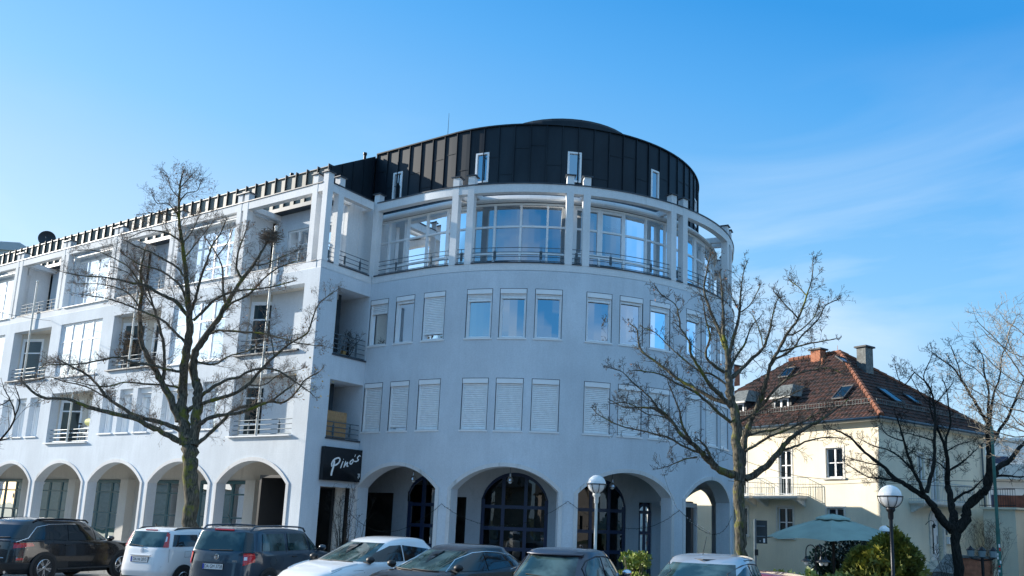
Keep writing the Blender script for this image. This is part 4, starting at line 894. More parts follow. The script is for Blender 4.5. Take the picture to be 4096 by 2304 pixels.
T2=[[[1,1,73,13.7],[0,1,121,13.7],[-1,0,199,13.7],[-3,-1,252,13.7],[-2,-1,295,13.7]],[[-3,-1,295,10.9],[-10,5,361,10.3],[-14,11,416,9.8],[-18,14,456,9.4]],[[-18,14,456,9.4],[-27,21,496,8.6],[-37,25,531,7.9],[-42,32,567,7.1],[-49,42,615,6.2]],[[-49,42,615,5.6],[-59,53,665,4.8],[-71,62,715,4.0],[-78,79,780,3.0],[-87,94,846,2.0],[-97,105,899,1.2]],[[-60,52,665,4.2],[-85,66,723,3.6],[-115,78,783,3.0],[-141,94,852,2.3],[-146,123,923,1.6],[-145,153,989,1]],[[-49,42,615,4.2],[-48,56,665,3.7],[-41,77,721,3.1],[-35,97,779,2.5],[-37,112,844,1.8],[-36,127,897,1.3],[-29,142,938,1]],[[1,1,314,8.2],[-3,25,362,7.4],[-6,53,420,6.5],[-1,82,469,5.6]],[[-1,82,469,6.2],[29,70,512,5.2],[53,51,564,4.1],[70,34,606,3.3]],[[70,34,606,3.8],[90,45,646,3.4],[110,55,692,2.9],[139,72,738,2.4],[160,82,802,1.7],[173,89,854,1.2],[177,89,901,1]],[[-38,35,579,4.5],[-15,78,619,3.8],[0,106,646,3.4],[18,140,681,2.9],[26,172,735,2.3],[28,206,804,1.5],[35,234,853,1]],[[-44,45,607,3.1],[-32,61,646,2.5],[-14,80,684,2.0],[-2,97,734,1.3],[16,114,760,1]],[[80,40,623,2.5],[111,86,652,2.1],[133,129,705,1.8],[161,175,753,1.4],[176,208,801,1.1],[202,244,825,1]],[[95,48,646,2.2],[133,52,655,1.8],[176,57,664,1.4],[233,63,671,1]],[[10,7,302,7.1],[37,23,321,6.5],[61,37,341,5.9],[84,50,374,5.2],[103,61,402,4.6],[127,75,425,4.0],[156,92,448,3.3],[184,109,466,2.7],[217,128,494,1.9]],[[91,55,381,2.5],[124,64,391,2.1],[160,73,408,1.6],[200,84,416,1.2],[235,94,414,1]],[[4,29,378,3.0],[34,51,403,2.8],[66,74,426,2.5],[103,101,445,2.2],[140,127,469,1.9],[164,144,487,1.7],[206,174,501,1.4],[234,195,531,1.1]],[[-1,56,421,2.8],[26,77,433,2.3],[58,101,441,1.8],[81,119,456,1.3],[109,140,472,1]],[[5,86,480,3.4],[49,77,523,2.8],[93,68,565,2.3],[133,66,584,1.9],[172,65,593,1.6],[215,65,596,1.2],[257,62,576,1]],[[-9,20,455,2.5],[20,26,473,2.2],[52,33,492,1.9],[79,38,511,1.6],[121,47,527,1.2],[162,56,548,1]],[[-14,-8,315,7.7],[-42,-38,323,6.7],[-62,-61,345,5.9],[-79,-83,371,5.1],[-96,-103,391,4.3]],[[-96,-103,391,4.0],[-125,-103,413,3.6],[-158,-98,453,3.0],[-200,-100,482,2.4],[-235,-104,489,2.0],[-288,-112,490,1.3],[-325,-115,508,1]],[[-81,-84,366,2.2],[-118,-93,381,2.0],[-155,-102,403,1.8],[-193,-113,414,1.6],[-236,-125,425,1.4],[-285,-139,436,1.2],[-341,-154,464,1],[-359,-157,481,1]],[[-96,-103,393,3.0],[-107,-131,431,2.3],[-109,-155,477,1.7],[-116,-178,512,1.2],[-120,-194,536,1]],[[-125,-103,413,2.4],[-156,-103,458,2.1],[-190,-108,486,1.9],[-220,-111,521,1.6],[-255,-117,550,1.4],[-291,-122,586,1.1],[-325,-131,599,1]],[[-42,-38,323,3.8],[-55,-64,350,2.9],[-63,-86,381,1.9],[-73,-104,396,1.3]],[[-85,-87,354,1.6],[-114,-101,348,1.3],[-148,-116,331,1],[-172,-127,322,1]],[[-29,20,493,5.6],[-50,-17,526,4.7],[-67,-47,550,4.1],[-82,-82,591,3.2],[-94,-111,625,2.5],[-93,-127,656,2.0],[-105,-154,685,1.3]],[[-105,-154,685,1.6],[-101,-177,718,1.3],[-103,-197,742,1],[-121,-235,757,1],[-128,-257,774,1]],[[-34,17,508,4.4],[-78,10,520,4.1],[-119,5,544,3.7],[-154,0,563,3.3],[-190,-3,587,3.0],[-220,-6,613,2.6],[-264,-11,645,2.2],[-296,-13,677,1.8],[-310,-1,730,1.4],[-330,-2,750,1.2]],[[-30,7,454,3.6],[-57,-30,485,3.1],[-79,-61,510,2.7],[-98,-86,530,2.3],[-125,-119,543,1.9],[-159,-162,566,1.4],[-204,-217,570,1]],[[-59,36,597,3.4],[-83,6,617,2.9],[-93,-13,643,2.5],[-78,-20,687,1.9],[-82,-41,735,1.3],[-82,-56,773,1]],[[-49,28,561,2.5],[-93,30,593,2.2],[-123,29,600,2.1],[-167,30,633,1.8],[-220,32,680,1.4],[-268,36,727,1.1],[-300,33,742,1]],[[18,140,681,1.7],[3,152,733,1.1],[-18,159,779,1]],[[139,72,738,1.6],[119,48,764,1.2],[91,14,805,1]],[[160,82,802,1.6],[137,86,829,1.1],[114,88,850,1]],[[110,55,692,1.6],[133,72,699,1.4],[171,99,741,1],[185,111,789,1]],[[-158,-98,453,1.4],[-188,-110,464,1.2],[-219,-122,469,1],[-262,-138,497,1],[-298,-152,496,1]],[[-33,98,779,1.4],[-4,103,802,1.1],[22,101,847,1]],[[-35,97,779,1.4],[-60,105,827,1],[-70,115,861,1]]]
T3_B=(17.99, 12.84)
T3=[[[5,4,-27,16.5],[3,2,42,16.1],[0,0,135,15.5],[-2,-1,183,15.2]],[[-7,-4,191,11.2],[-38,-42,229,9.4],[-56,-69,272,7.8],[-78,-96,303,6.5]],[[-78,-96,303,6.5],[-110,-96,322,6.0],[-146,-96,347,5.5],[-182,-95,373,4.9],[-213,-92,407,4.3],[-269,-91,454,3.4],[-321,-88,510,2.5],[-373,-92,538,1.7]],[[-78,-96,303,5.2],[-87,-121,346,4.6],[-99,-147,383,4.0],[-110,-176,432,3.2],[-118,-204,481,2.5],[-125,-233,535,1.7],[-132,-252,565,1.3]],[[-72,-92,316,5.2],[-58,-69,375,4.7],[-49,-52,428,4.2],[-48,-37,495,3.7],[-45,-20,564,3.1],[-47,-9,626,2.6],[-55,-3,674,2.1],[-72,-6,709,1.8],[-106,-17,744,1.3]],[[-146,-96,347,2.6],[-190,-151,357,2.2],[-234,-206,360,1.7],[-267,-251,383,1.3],[-290,-283,400,1]],[[-94,-144,371,2.9],[-127,-184,419,2.3],[-161,-221,448,1.8],[-196,-257,458,1.4],[-230,-292,475,1]],[[-5,-3,189,10.6],[-9,28,251,9.1],[-18,51,303,7.9],[-27,70,351,6.8]],[[-27,70,351,6.8],[-23,55,410,5.5],[-23,36,468,4.3],[-33,14,513,3.3],[-41,0,539,2.7]],[[-41,0,539,2.7],[-58,-3,593,2.1],[-63,2,648,1.5],[-56,14,698,1]],[[-23,36,468,3.0],[-18,37,515,2.6],[-4,43,570,2.2],[-7,39,623,1.8],[-10,35,678,1.3],[-20,27,718,1]],[[-14,53,290,4.0],[17,71,318,3.2],[52,91,339,2.3],[82,108,373,1.3]],[[-23,54,396,3.0],[15,78,425,2.2],[50,101,459,1.4],[68,113,480,1]],[[4,3,191,11.9],[33,5,232,10.9],[41,-3,270,10.1],[72,1,303,9.2],[96,4,329,8.4]],[[96,4,329,9.1],[118,38,376,7.9],[135,62,410,7.1],[168,101,438,6.0],[197,137,481,4.8],[220,165,509,4.0]],[[102,9,348,9.1],[116,-9,405,7.7],[120,-29,454,6.6],[122,-51,503,5.4],[124,-71,546,4.4]],[[124,-71,546,4.1],[108,-94,582,3.6],[90,-121,624,3.1],[68,-153,672,2.4],[45,-185,719,1.8],[12,-223,747,1.3],[-8,-245,764,1]],[[124,-71,527,3.2],[128,-96,575,2.7],[138,-130,646,2.1],[132,-161,692,1.7],[133,-195,750,1.2],[116,-230,782,1]],[[123,-28,474,4.5],[155,-24,531,3.7],[186,-20,582,3.1],[213,-21,645,2.3],[236,-20,696,1.7],[261,-13,721,1.3]],[[125,-50,497,3.5],[131,-52,554,3.1],[141,-53,631,2.5],[167,-45,709,1.9],[176,-45,774,1.4],[202,-36,839,1]],[[90,-121,624,2.2],[57,-109,692,1.7],[46,-92,748,1.4],[24,-76,819,1]],[[121,39,376,3.6],[157,57,383,2.8],[190,73,378,2.1],[240,98,386,1]],[[41,-3,257,2.6],[37,-14,276,2.3],[57,-18,308,1.7],[92,-13,328,1]],[[-48,-37,495,2.0],[-82,-71,506,1.5],[-119,-106,516,1.1],[-155,-142,520,1]],[[-118,-204,481,1.9],[-156,-205,494,1.4],[-180,-203,514,1],[-194,-193,549,1]],[[-47,-9,626,2.0],[-17,-10,658,1.4],[15,-13,696,1]],[[-55,-3,674,2.0],[-77,-10,729,1.5],[-52,15,801,1],[-51,20,837,1]],[[-24,35,462,2.0],[15,54,489,1.3],[56,74,504,1]],[[-47,-9,619,2.0],[-84,-22,659,1.4],[-112,-30,715,1]],[[-213,-92,407,2.0],[-267,-138,417,1.2],[-304,-171,428,1]],[[-23,54,396,2.0],[-54,44,429,1.6],[-101,25,441,1],[-130,15,461,1]],[[-106,-17,744,1.7],[-143,-40,694,1.2],[-163,-54,762,1]]]
T4_B=(21.72, 2.76)
T4=[[[0,0,-79,8.5],[9,5,100,7.9],[9,5,202,7.5],[3,2,284,7.2]],[[3,2,284,6.4],[-14,-24,333,5.0],[-40,-54,373,3.6],[-62,-80,405,2.5]],[[3,2,284,5.5],[-5,-34,357,4.5],[-23,-82,445,3.3],[-43,-121,504,2.4]],[[3,2,284,4.7],[12,-5,410,3.7],[6,-22,538,2.7],[-26,-50,600,2.1]],[[-43,-121,504,1.8],[-72,-155,521,1.5],[-90,-181,555,1.2],[-108,-207,585,1],[-126,-231,607,1],[-136,-242,618,1]],[[-50,-100,461,1.7],[-76,-132,474,1.4],[-106,-168,479,1.2],[-131,-201,500,1],[-152,-232,526,1],[-171,-257,539,1]],[[-41,-94,436,1.7],[-75,-120,447,1.4],[-109,-146,457,1.2],[-150,-177,480,1],[-183,-203,503,1]],[[-62,-80,405,1.7],[-91,-84,413,1.4],[-123,-89,431,1.2],[-160,-94,449,1],[-186,-97,467,1]],[[-62,-80,405,1.7],[-91,-89,396,1.4],[-124,-98,404,1],[-160,-109,421,1]],[[-26,-50,600,1.7],[-54,-59,614,1.3],[-79,-65,642,1],[-104,-72,665,1]],[[-26,-50,600,1.7],[-62,-86,575,1.3],[-90,-113,580,1.1],[-110,-134,595,1],[-130,-155,610,1]],[[-18,-106,505,1.6],[-52,-125,533,1.4],[-78,-141,557,1.1],[-97,-151,608,1],[-80,-139,652,1]],[[-43,-121,504,1.4],[-77,-152,505,1.2],[-109,-184,527,1],[-135,-210,557,1]],[[-62,-80,405,1.5],[-91,-113,427,1.2],[-110,-138,458,1],[-125,-160,489,1]],[[-47,-59,373,1.5],[-81,-97,378,1.2],[-114,-135,384,1],[-140,-166,398,1]]]
T5_B=(4.34, -12.01)
T5=[[[0,0,-130,14.1],[-27,-18,87,11.2],[-42,-27,222,9.4]],[[-42,-27,222,7.1],[21,-7,270,4.6],[74,14,287,2.9],[93,22,289,2.3]],[[93,22,289,2.1],[110,24,304,1.8],[129,24,332,1.4],[128,12,361,1],[125,2,378,1]],[[129,24,332,1.4],[136,26,358,1],[131,21,376,1]],[[128,12,361,1.1],[120,0,350,1],[113,-10,358,1]]]
# ---------------- trees ----------------
def smooth_path(P,n=3):
    out=[]
    for i in range(len(P)-1):
        a=P[max(i-1,0)];b=P[i];c=P[i+1];d=P[min(i+2,len(P)-1)]
        for k in range(n):
            t=k/n; out.append(tuple(.5*((2*b[j])+(-a[j]+c[j])*t+(2*a[j]-5*b[j]+4*c[j]-d[j])*t*t+(-a[j]+3*b[j]-3*c[j]+d[j])*t**3) for j in range(4)))
    out.append(P[-1]); return out
def rdir(rng,d,ang):
    ax=Vector((rng.uniform(-1,1),rng.uniform(-1,1),rng.uniform(-1,1)))
    p=(ax-d*ax.dot(d))
    if p.length<1e-3: p=d.orthogonal()
    return (d*cos(ang)+p.normalized()*sin(ang)).normalized()
def grow(mb,rng,p,d,ln,r,lev,tips,curl=.25,upw=.25,dens=1.0,rmin=.0032):
    n=5 if lev<2 else 4 if lev<3 else 3; pts=[p.copy()]; q=p.copy(); dd=d.copy(); rr=[r]
    for i in range(n):
        dd=(dd+Vector((rng.uniform(-1,1),rng.uniform(-1,1),rng.uniform(-1,1)+upw))*curl).normalized()
        q=q+dd*ln/n; pts.append(q.copy()); rr.append(max(rmin,r*(1-.75*(i+1)/n)))
    mb.tube(pts,rr,4 if lev<2 else 3,cap=False)
    tips.append((pts[-1],dd))
    if lev>=3: return
    k={0:7,1:5,2:3}[lev]*dens
    k=int(k)+(rng.random()<k%1)
    for i in range(k):
        t=rng.uniform(.2,1)*(n-.01); j=int(t); a=pts[j].lerp(pts[j+1],t-j)
        grow(mb,rng,a,rdir(rng,(pts[j+1]-pts[j]).normalized(),R(rng.uniform(30,72))),ln*rng.uniform(.32,.6),max(rmin,rr[j]*.55),lev+1,tips,curl,upw,dens,rmin)
def tree(label,cat,data,base,mat,tmat,seed,step=.3,ln0=(.45,1.2),leaf=None,nleaf=0,zg=None,dens=1.0,upw=.22,group=None,knob=True,rlim=.09,rmin=.0032):
    rng=random.Random(seed); z0=ground(*base)-.1
    t=thing('bare_tree',label,cat,(base[0],base[1],z0),0,group)
    tr=MB(); tw=MB(); tips=[]
    for li,row in enumerate(data):
        P4=[(a/100,b/100,c/100-z0,d/100*(1 if li==0 else {11:1.12,12:1.35,13:1.4}.get(seed,1))) for a,b,c,d in row]
        if li==0: P4=[(P4[0][0],P4[0][1],-.3,P4[0][3]*1.2)]+P4
        S=smooth_path(P4,4); pts=[Vector(s[:3]) for s in S]; rad=[max(.004,s[3]) for s in S]
        fine=[];fr=[]
        for i,(p,r) in enumerate(zip(pts,rad)):
            j=r*.22+.004; 
            fine.append(p+Vector((rng.uniform(-j,j),rng.uniform(-j,j),rng.uniform(-j,j)))*(0 if i==0 else 1)); fr.append(r*rng.uniform(.9,1.14))
        tr.tube(fine,fr,12 if rad[0]>.12 else 8 if rad[0]>.04 else 6)
        # side branches
        acc=0
        for i in range(1,len(pts)):
            seg=(pts[i]-pts[i-1]); acc+=seg.length
            r=rad[i]
            if r>rlim or li==0: continue
            while acc>step*(.6+r*9):
                acc-=step*(.6+r*9); f=i/len(pts)
                ln=rng.uniform(*ln0)*(1-.5*f)
                grow(tw,rng,pts[i]-seg*rng.random(),rdir(rng,(seg.normalized()+Vector((0,0,.25))).normalized(),R(rng.uniform(25,70))),ln,min(.013,max(.0055,r*.4)),1 if ln<.8 else 0,tips,upw=upw,dens=dens,rmin=rmin)
        grow(tw,rng,pts[-1],(pts[-1]-pts[-2]).normalized(),rng.uniform(*ln0)*.35,max(.005,rad[-1]),1,tips,upw=upw,dens=dens,rmin=rmin)
    a=link('trunk',tr,mat,t,smooth=True); b=link('twigs',tw,tmat,t)
    if knob:
        k=MB()
        for p,d in tips:
            if rng.random()<.5: 
                e=.007; k.poly(p+Vector((e,0,0)),p+Vector((-e,e,0)),p+Vector((-e,-e,0))+d*.0,p+d*.025); k.poly(p+Vector((0,e,0)),p+Vector((0,-e,e)),p+d*.025)
        link('buds',k,tmat,t)
    if nleaf:
        l=MB()
        for i in range(nleaf):
            p,d=rng.choice(tips); c=p+Vector((rng.uniform(-.04,.04),rng.uniform(-.04,.04),-.03)); s=rng.uniform(.03,.055)
            u=Vector((rng.uniform(-1,1),rng.uniform(-1,1),rng.uniform(-1,.2))).normalized(); v=u.cross(Vector((rng.random(),rng.random(),1))).normalized()
            l.poly(c,c+u*s*.6+v*s*.5,c+u*s*1.3,c+u*s*.6-v*s*.5); l.poly(c,c+v*s*.5,c+v*s-u*s*.2)
        link('withered_leaves',l,M_[leaf],t)
    return t
TA=tree('large bare tree with moss on its boughs standing before the long arcade wing','tree',T1,T1_B,M_['bark'],M_['twig'],11,step=.15,ln0=(.28,.85),leaf='leafdry',nleaf=2200,dens=1.5,rmin=.0021)
TB=tree('mossy bare tree in front of the right edge of the round tower','tree',T2,T2_B,M_['bark'],M_['twigdk'],12,step=.16,ln0=(.25,.75),leaf='leafdry',nleaf=150,dens=.95,rmin=.0042)
TC=tree('dark bare tree with three limbs forking low in front of the villa side wall','tree',T3,T3_B,M_['bark2'],M_['bark2'],13,step=.24,ln0=(.35,1.0),leaf='leafdry',nleaf=10,dens=1.0,rmin=.0045)
TD=tree('pale fine-twigged tree reaching in from the right edge','tree',T4,T4_B,M_['twigpale'],M_['twigpale'],14,step=.3,ln0=(.6,1.4),dens=.55,upw=.1,knob=False)
TE=tree('small thin tree whose twigs reach in at the left edge','tree',T5,T5_B,M_['bark2'],M_['twig'],15,step=.3,ln0=(.3,.7),leaf='leafdry',nleaf=10,dens=.5)
# yellow leaves left on the right-hand boughs of the large tree
zT=ground(*T1_B)-.1; rng=random.Random(5); l=MB()
for li in (17,20,18):
    q=T1[li][-1]
    for i in range(12):
        c=Vector((q[0]/100+rng.gauss(0,.3),q[1]/100+rng.gauss(0,.2),q[2]/100-zT+rng.gauss(0,.25))); s=.06
        u=Vector((rng.uniform(-1,1),rng.uniform(-1,1),rng.uniform(-1,.3))).normalized(); v=u.cross(Vector((.1,.2,1))).normalized()
        l.poly(c,c+u*s*.5+v*s*.6,c+u*s*1.3,c+u*s*.5-v*s*.6)
link('yellow_leaves',l,M_['leafyel'],TA)
q=T1[7][-1]
NS=thing('bird_nest','dark ball of sticks lodged high in the right boughs of the large tree','nest',(T1_B[0]+q[0]/100-.05,T1_B[1]+q[1]/100,q[2]/100-.1))
n=MB(); rng=random.Random(9)
for i in range(420):
    c=Vector((rng.gauss(0,.14),rng.gauss(0,.14),rng.gauss(0,.12)))
    if c.length>.33: continue
    d=Vector((rng.uniform(-1,1),rng.uniform(-1,1),rng.uniform(-.6,.6))).normalized()*rng.uniform(.08,.2)
    n.tube([c-d,c+Vector((rng.uniform(-.02,.02),)*3),c+d],.006,3,cap=False)
link('sticks',n,M_['twig'],NS)
# ---------------- cars ----------------
def paint(name,col,rough=.28,metal=.0,coat=1):
    m,t,b=base(name); b.inputs['Base Color'].default_value=(*col,1); b.inputs['Roughness'].default_value=rough; b.inputs['Metallic'].default_value=metal
    b.inputs['Coat Weight'].default_value=coat; b.inputs['Coat Roughness'].default_value=.04
    c=N(t,'ShaderNodeTexCoord'); n=N(t,'ShaderNodeTexNoise'); n.inputs['Scale'].default_value=2.5; n.inputs['Detail'].default_value=8
    r=N(t,'ShaderNodeMapRange'); r.inputs['To Min'].default_value=rough*.8; r.inputs['To Max'].default_value=rough*1.7
    t.links.new(c.outputs['Object'],n.inputs[0]); t.links.new(n.outputs[0],r.inputs[0]); t.links.new(r.outputs[0],b.inputs['Roughness'])
    return m
CB=paint('car_black',(.003,.004,.007),.2); CW=paint('car_white',(.78,.79,.80),.3); CY_=paint('car_petrol_grey',(.018,.040,.066),.28,.35)
CBR=paint('car_dark_brown',(.020,.016,.018),.28,.3); CG=paint('car_slate_blue',(.026,.034,.058),.28,.3); CS=paint('car_silver',(.55,.57,.6),.3,.6); CR=paint('car_red',(.2,.01,.02))
M_['carglass']=P('car_glass',(.012,.03,.032),.03,scale=2.2,col2=(.06,.11,.115),lo=.42,hi=.58,detail=3,spec=.75)
M_['carin']=P('car_interior',(.022,.025,.027),.8,var=.3)
M_['tyre']=P('tyre',(.015,.015,.016),.8); M_['alloy']=P('alloy_rim',(.55,.56,.58),.25,.9); M_['chrome']=P('chrome_trim',(.7,.72,.75),.12,1)
M_['plas']=P('black_plastic',(.02,.022,.025),.55)
M_['red']=P('red_lamp_lens',(.5,.008,.015),.12,coat=1); M_['lampw']=P('clear_lamp_lens',(.7,.72,.76),.1,coat=1)
M_['darkglass']=P('privacy_glass',(.008,.011,.014),.04,spec=.8)
M_['plate']=P('plate_white',(.75,.76,.76),.4); M_['pblue']=P('plate_blue',(.02,.06,.4),.4); M_['ink']=P('plate_ink',(.01,.01,.015),.5)
def interp(tab,z):
    if z<=tab[0][0]: return tab[0][1:]
    for a,b in zip(tab,tab[1:]):
        if z<=b[0]:
            t=(z-a[0])/(b[0]-a[0]); return tuple(a[i]+(b[i]-a[i])*t for i in range(1,len(a)))
    return tab[-1][1:]
class Shape:
    def __init__(s,tab): s.tab=tab
    def pt(s,phi,z,off=0):
        yr,yf,hw,n=interp(s.tab,z); yc=(yr+yf)/2; hl=(yf-yr)/2
        c,q=cos(phi),sin(phi); e=2/n
        return ((hw+off)*math.copysign(abs(c)**e,c), yc+(hl+off)*math.copysign(abs(q)**e,q), z)
    def side(s,y,z,off=0,sg=1):
        yr,yf,hw,n=interp(s.tab,z); yc=(yr+yf)/2; hl=(yf-yr)/2; t=min(1,abs((y-yc)/hl))
        return (sg*(hw*(1-t**n)**(1/n)+off),y,z)
    def end(s,x,z,off=0,sg=-1):
        yr,yf,hw,n=interp(s.tab,z); yc=(yr+yf)/2; hl=(yf-yr)/2; t=min(.999,abs(x/hw))
        return (x,yc+sg*(hl*(1-t**n)**(1/n)+off),z)
def patch(F,L_,R_,off,nu=18,nv=14):
    """surface patch between a left and a right edge polyline given as (coord,z)"""
    def res(P,n):
        ds=[0]
        for a,b in zip(P,P[1:]): ds.append(ds[-1]+math.hypot(a[0]-b[0],a[1]-b[1])+1e-9)
        o=[]
        for i in range(n+1):
            t=ds[-1]*i/n; k=0
            while k<len(ds)-2 and ds[k+1]<t: k+=1
            f=(t-ds[k])/(ds[k+1]-ds[k]); o.append((P[k][0]+(P[k+1][0]-P[k][0])*f,P[k][1]+(P[k+1][1]-P[k][1])*f))
        return o
    A=res(L_,nv);B_=res(R_,nv); mb=MB()
    mb.grid([[F(a[0]+(b[0]-a[0])*i/nu,a[1]+(b[1]-a[1])*i/nu,off) for i in range(nu+1)] for a,b in zip(A,B_)])
    return mb
def textmesh(txt,size,name,parent,mat,loc,rot,ext=.002,sx=1,shear=0):
    cu=bpy.data.curves.new('t','FONT'); cu.body=txt; cu.size=size; cu.extrude=ext; cu.align_x='CENTER'; cu.align_y='CENTER'; cu.shear=shear
    to=bpy.data.objects.new('t',cu); COL.objects.link(to); dg=bpy.context.evaluated_depsgraph_get()
    me=bpy.data.meshes.new_from_object(to.evaluated_get(dg)); bpy.data.objects.remove(to)
    me.materials.clear(); me.materials.append(M_[mat]); o=bpy.data.objects.new(name,me); COL.objects.link(o); o.parent=parent; o.location=loc; o.rotation_euler=rot; o.scale=(sx,1,1); return o
def car(label,cat,loc,rz,tab,mat,zt,wins,roofmat=None,lamps=(),extra=None,wheels=(1.3,-1.3,.33),belt=1.0,arch=None,bodyname='body',group='cars parked in a row in front of the arcade'):
    x,y=loc[:2]; z=ground(x,y)+(loc[2] if len(loc)>2 else 0)
    t=thing('parked_car',label,cat,(x,y,z),rz,group); S=Shape(tab)
    n=72; zs=[tab[0][0]]
    for a,b in zip(tab,tab[1:]):
        k=max(1,int((b[0]-a[0])/.035)); zs+=[a[0]+(b[0]-a[0])*i/k for i in range(1,k+1)]
    mb=MB(); rows=[[S.pt(2*PI*(i+.5)/n,q) for i in range(n)] for q in zs]
    mb.grid(rows,close=True); mb.poly(*rows[0][::-1]); mb.poly(*rows[-1])
    b=merge(link(bodyname,mb,mat,t),.0002,28)
    for nm,pm,F,Lp,Rp,off in wins:
        FF={'L':lambda u,z,o:S.side(u,z,o,-1),'R':lambda u,z,o:S.side(u,z,o,1),'B':lambda u,z,o:S.end(u,z,o,-1),'F':lambda u,z,o:S.end(u,z,o,1),
            'P':lambda u,z,o:S.pt(u,z,o)}[F]
        o=link(nm,patch(FF,Lp,Rp,off+.005),M_[pm] if isinstance(pm,str) else pm,t,smooth=True)
    for wy in wheels[:2]:
        for sg in (-1,1):
            w=S.side(wy,.45,0,sg)[0]; r=wheels[2]
            # dark arch, tyre, rim
            m=MB(); m.lathe([(r+.075,0),(r+.07,.02),(0,.022)],(0,0,0),28); a=link('wheel_arch',m,M_['plas'],t); a.location=(w-.0*sg,wy,r); a.rotation_euler=(0,R(90*sg),0)
            m=MB(); m.lathe([(r*.66,.0),(r*.68,.035),(r*.97,.035),(r,.0),(r,-.18),(0,-.18)],(0,0,0),32); ty=link('wheel',m,M_['tyre'],t,smooth=False); ty.location=(w,wy,r); ty.rotation_euler=(0,R(90*sg),0)
            m=MB(); m.lathe([(r*.67,.03),(r*.62,.04),(r*.6,.0)],(0,0,0),32)
            for k in range(5):
                for da in (-.16,.16):
                    a0=2*PI*k/5; m.poly((r*.12*cos(a0-.5),r*.12*sin(a0-.5),.03),(r*.12*cos(a0+.5),r*.12*sin(a0+.5),.03),(r*.63*cos(a0+da+.07),r*.63*sin(a0+da+.07),.036),(r*.63*cos(a0+da-.07),r*.63*sin(a0+da-.07),.036))
            m.lathe([(r*.16,.03),(r*.1,.04),(0,.04)],(0,0,0),12); link('rim',m,M_['alloy'],ty)
            m=MB(); m.lathe([(r*.6,.008),(0,.006)],(0,0,0),24); link('brake_disc',m,M_['plas'],ty)
    if extra: extra(t,S)
    return t
def plate(t,S,txt,z,front=False,w=.52,off=.012,x=0):
    yy=S.end(x,z,off,1 if front else -1)[1]; sg=1 if front else -1
    m=MB(); m.box(x-w/2,x+w/2,min(yy,yy+.012*sg),max(yy,yy+.012*sg),z-.058,z+.058); p=link('number_plate',m,M_['plate'],t)
    m=MB(); m.box(x-w/2-.01,x+w/2+.01,yy-.004,yy+.004,z-.068,z+.068); link('plate_holder',m,M_['plas'],p)
    bx_=x+(-w/2 if not front else w/2-.045); m=MB(); m.box(bx_,bx_+.045,yy+sg*.0125 if sg<0 else yy+.0121,yy+sg*.0121 if sg<0 else yy+.0125,z-.056,z+.056); link('plate_band',m,M_['pblue'],p)
    textmesh(txt,.108,'plate_text',p,'ink',(x+.02,yy+sg*.0135,z),(R(90),0,R(180) if front else 0),.0006,.78)
def tubeobj(nm,pts,r,mat,t,n=6): m=MB(); m.tube(pts,r,n); return link(nm,m,M_[mat] if isinstance(mat,str) else mat,t,smooth=True)
def wiper(t,S,a,b,sg=-1):
    pts=[S.end(a[0]+(b[0]-a[0])*i/6,a[1]+(b[1]-a[1])*i/6,.025,sg) for i in range(7)]; tubeobj('wiper',pts,.011,'plas',t,4)
def mirror(t,S,y,z,sg,mat,ln=.17):
    b=S.side(y,z,0,sg); m=MB(); m.sphere((b[0]+sg*ln,y,z+.04),.095,12,.72); 
    o=link('door_mirror',m,mat,t,smooth=True); m=MB(); m.box(min(b[0]-sg*.02,b[0]+sg*ln),max(b[0]-sg*.02,b[0]+sg*ln),y-.03,y+.03,z-.04,z+.0); link('mirror_arm',m,M_['plas'],o)
def seam(t,S,sg,pts,mat='black',r=.004,F='side'):
    tubeobj('panel_gap',[ (S.side(y,z,.001,sg) if F=='side' else S.end(y,z,.001,sg)) for y,z in pts],r,mat,t,4)
def roofrail(t,S,y0,y1,z,sg,x,mat='plas',h=.05):
    pts=[(sg*x,y0,z-.03),(sg*x,y0+.12,z+h*.8),(sg*x,y0+.35,z+h),(sg*x,(y0+y1)/2,z+h+.01),(sg*x,y1-.35,z+h-.01),(sg*x,y1-.1,z+h*.5),(sg*x,y1,z-.05)]; tubeobj('roof_rail',pts,.022,mat,t,6)
def hatch_tab(yr,yf,hw,belt,roof,ws0,ws1,rb,rr,n0=5,n1=4.5,hoodz=.95,hw_r=.8,nose=.1,tail=.0):
    """side profile: ws0/ws1 windscreen foot and head, rb/rr rear window foot and head (y)"""
    return [(.2,yr+.18,yf-.14,hw*.93,n0),(.33,yr+.05,yf-.04,hw*.98,n0),(.48,yr,yf,hw*.995,n0),(.66,yr+.02,yf-.01,hw,n0),(hoodz-.18,yr+.04,yf-nose,hw*.995,n0),
     (hoodz-.06,yr+.06,yf-nose*3.2,hw*.985,n0),(hoodz,yr+.07,(yf-nose*3.2)*.55+ws0*.45,hw*.975,n0),(belt,rb,ws0,hw*.955,n1),
     (belt+(roof-.12-belt)*.5,rb*.5+rr*.5,ws0*.5+ws1*.5,hw*(.955+hw_r)/2*1.01,n1),(roof-.12,rr,ws1,hw*hw_r,n1),(roof-.085,rr+.02*(ws1-rr),ws1-.06*(ws1-rr),hw*hw_r*.975,n1),(roof-.055,rr+.06*(ws1-rr),ws1-.13*(ws1-rr),hw*hw_r*.93,4.2),(roof-.028,rr+.13*(ws1-rr),ws1-.24*(ws1-rr),hw*hw_r*.82,3.8),(roof-.01,rr+.24*(ws1-rr),ws1-.36*(ws1-rr),hw*hw_r*.62,3.3),(roof-.002,rr+.36*(ws1-rr),ws1-.46*(ws1-rr),hw*hw_r*.36,3),(roof,rr+.44*(ws1-rr),ws1-.5*(ws1-rr),hw*hw_r*.12,3)]
CARROW=-10.0
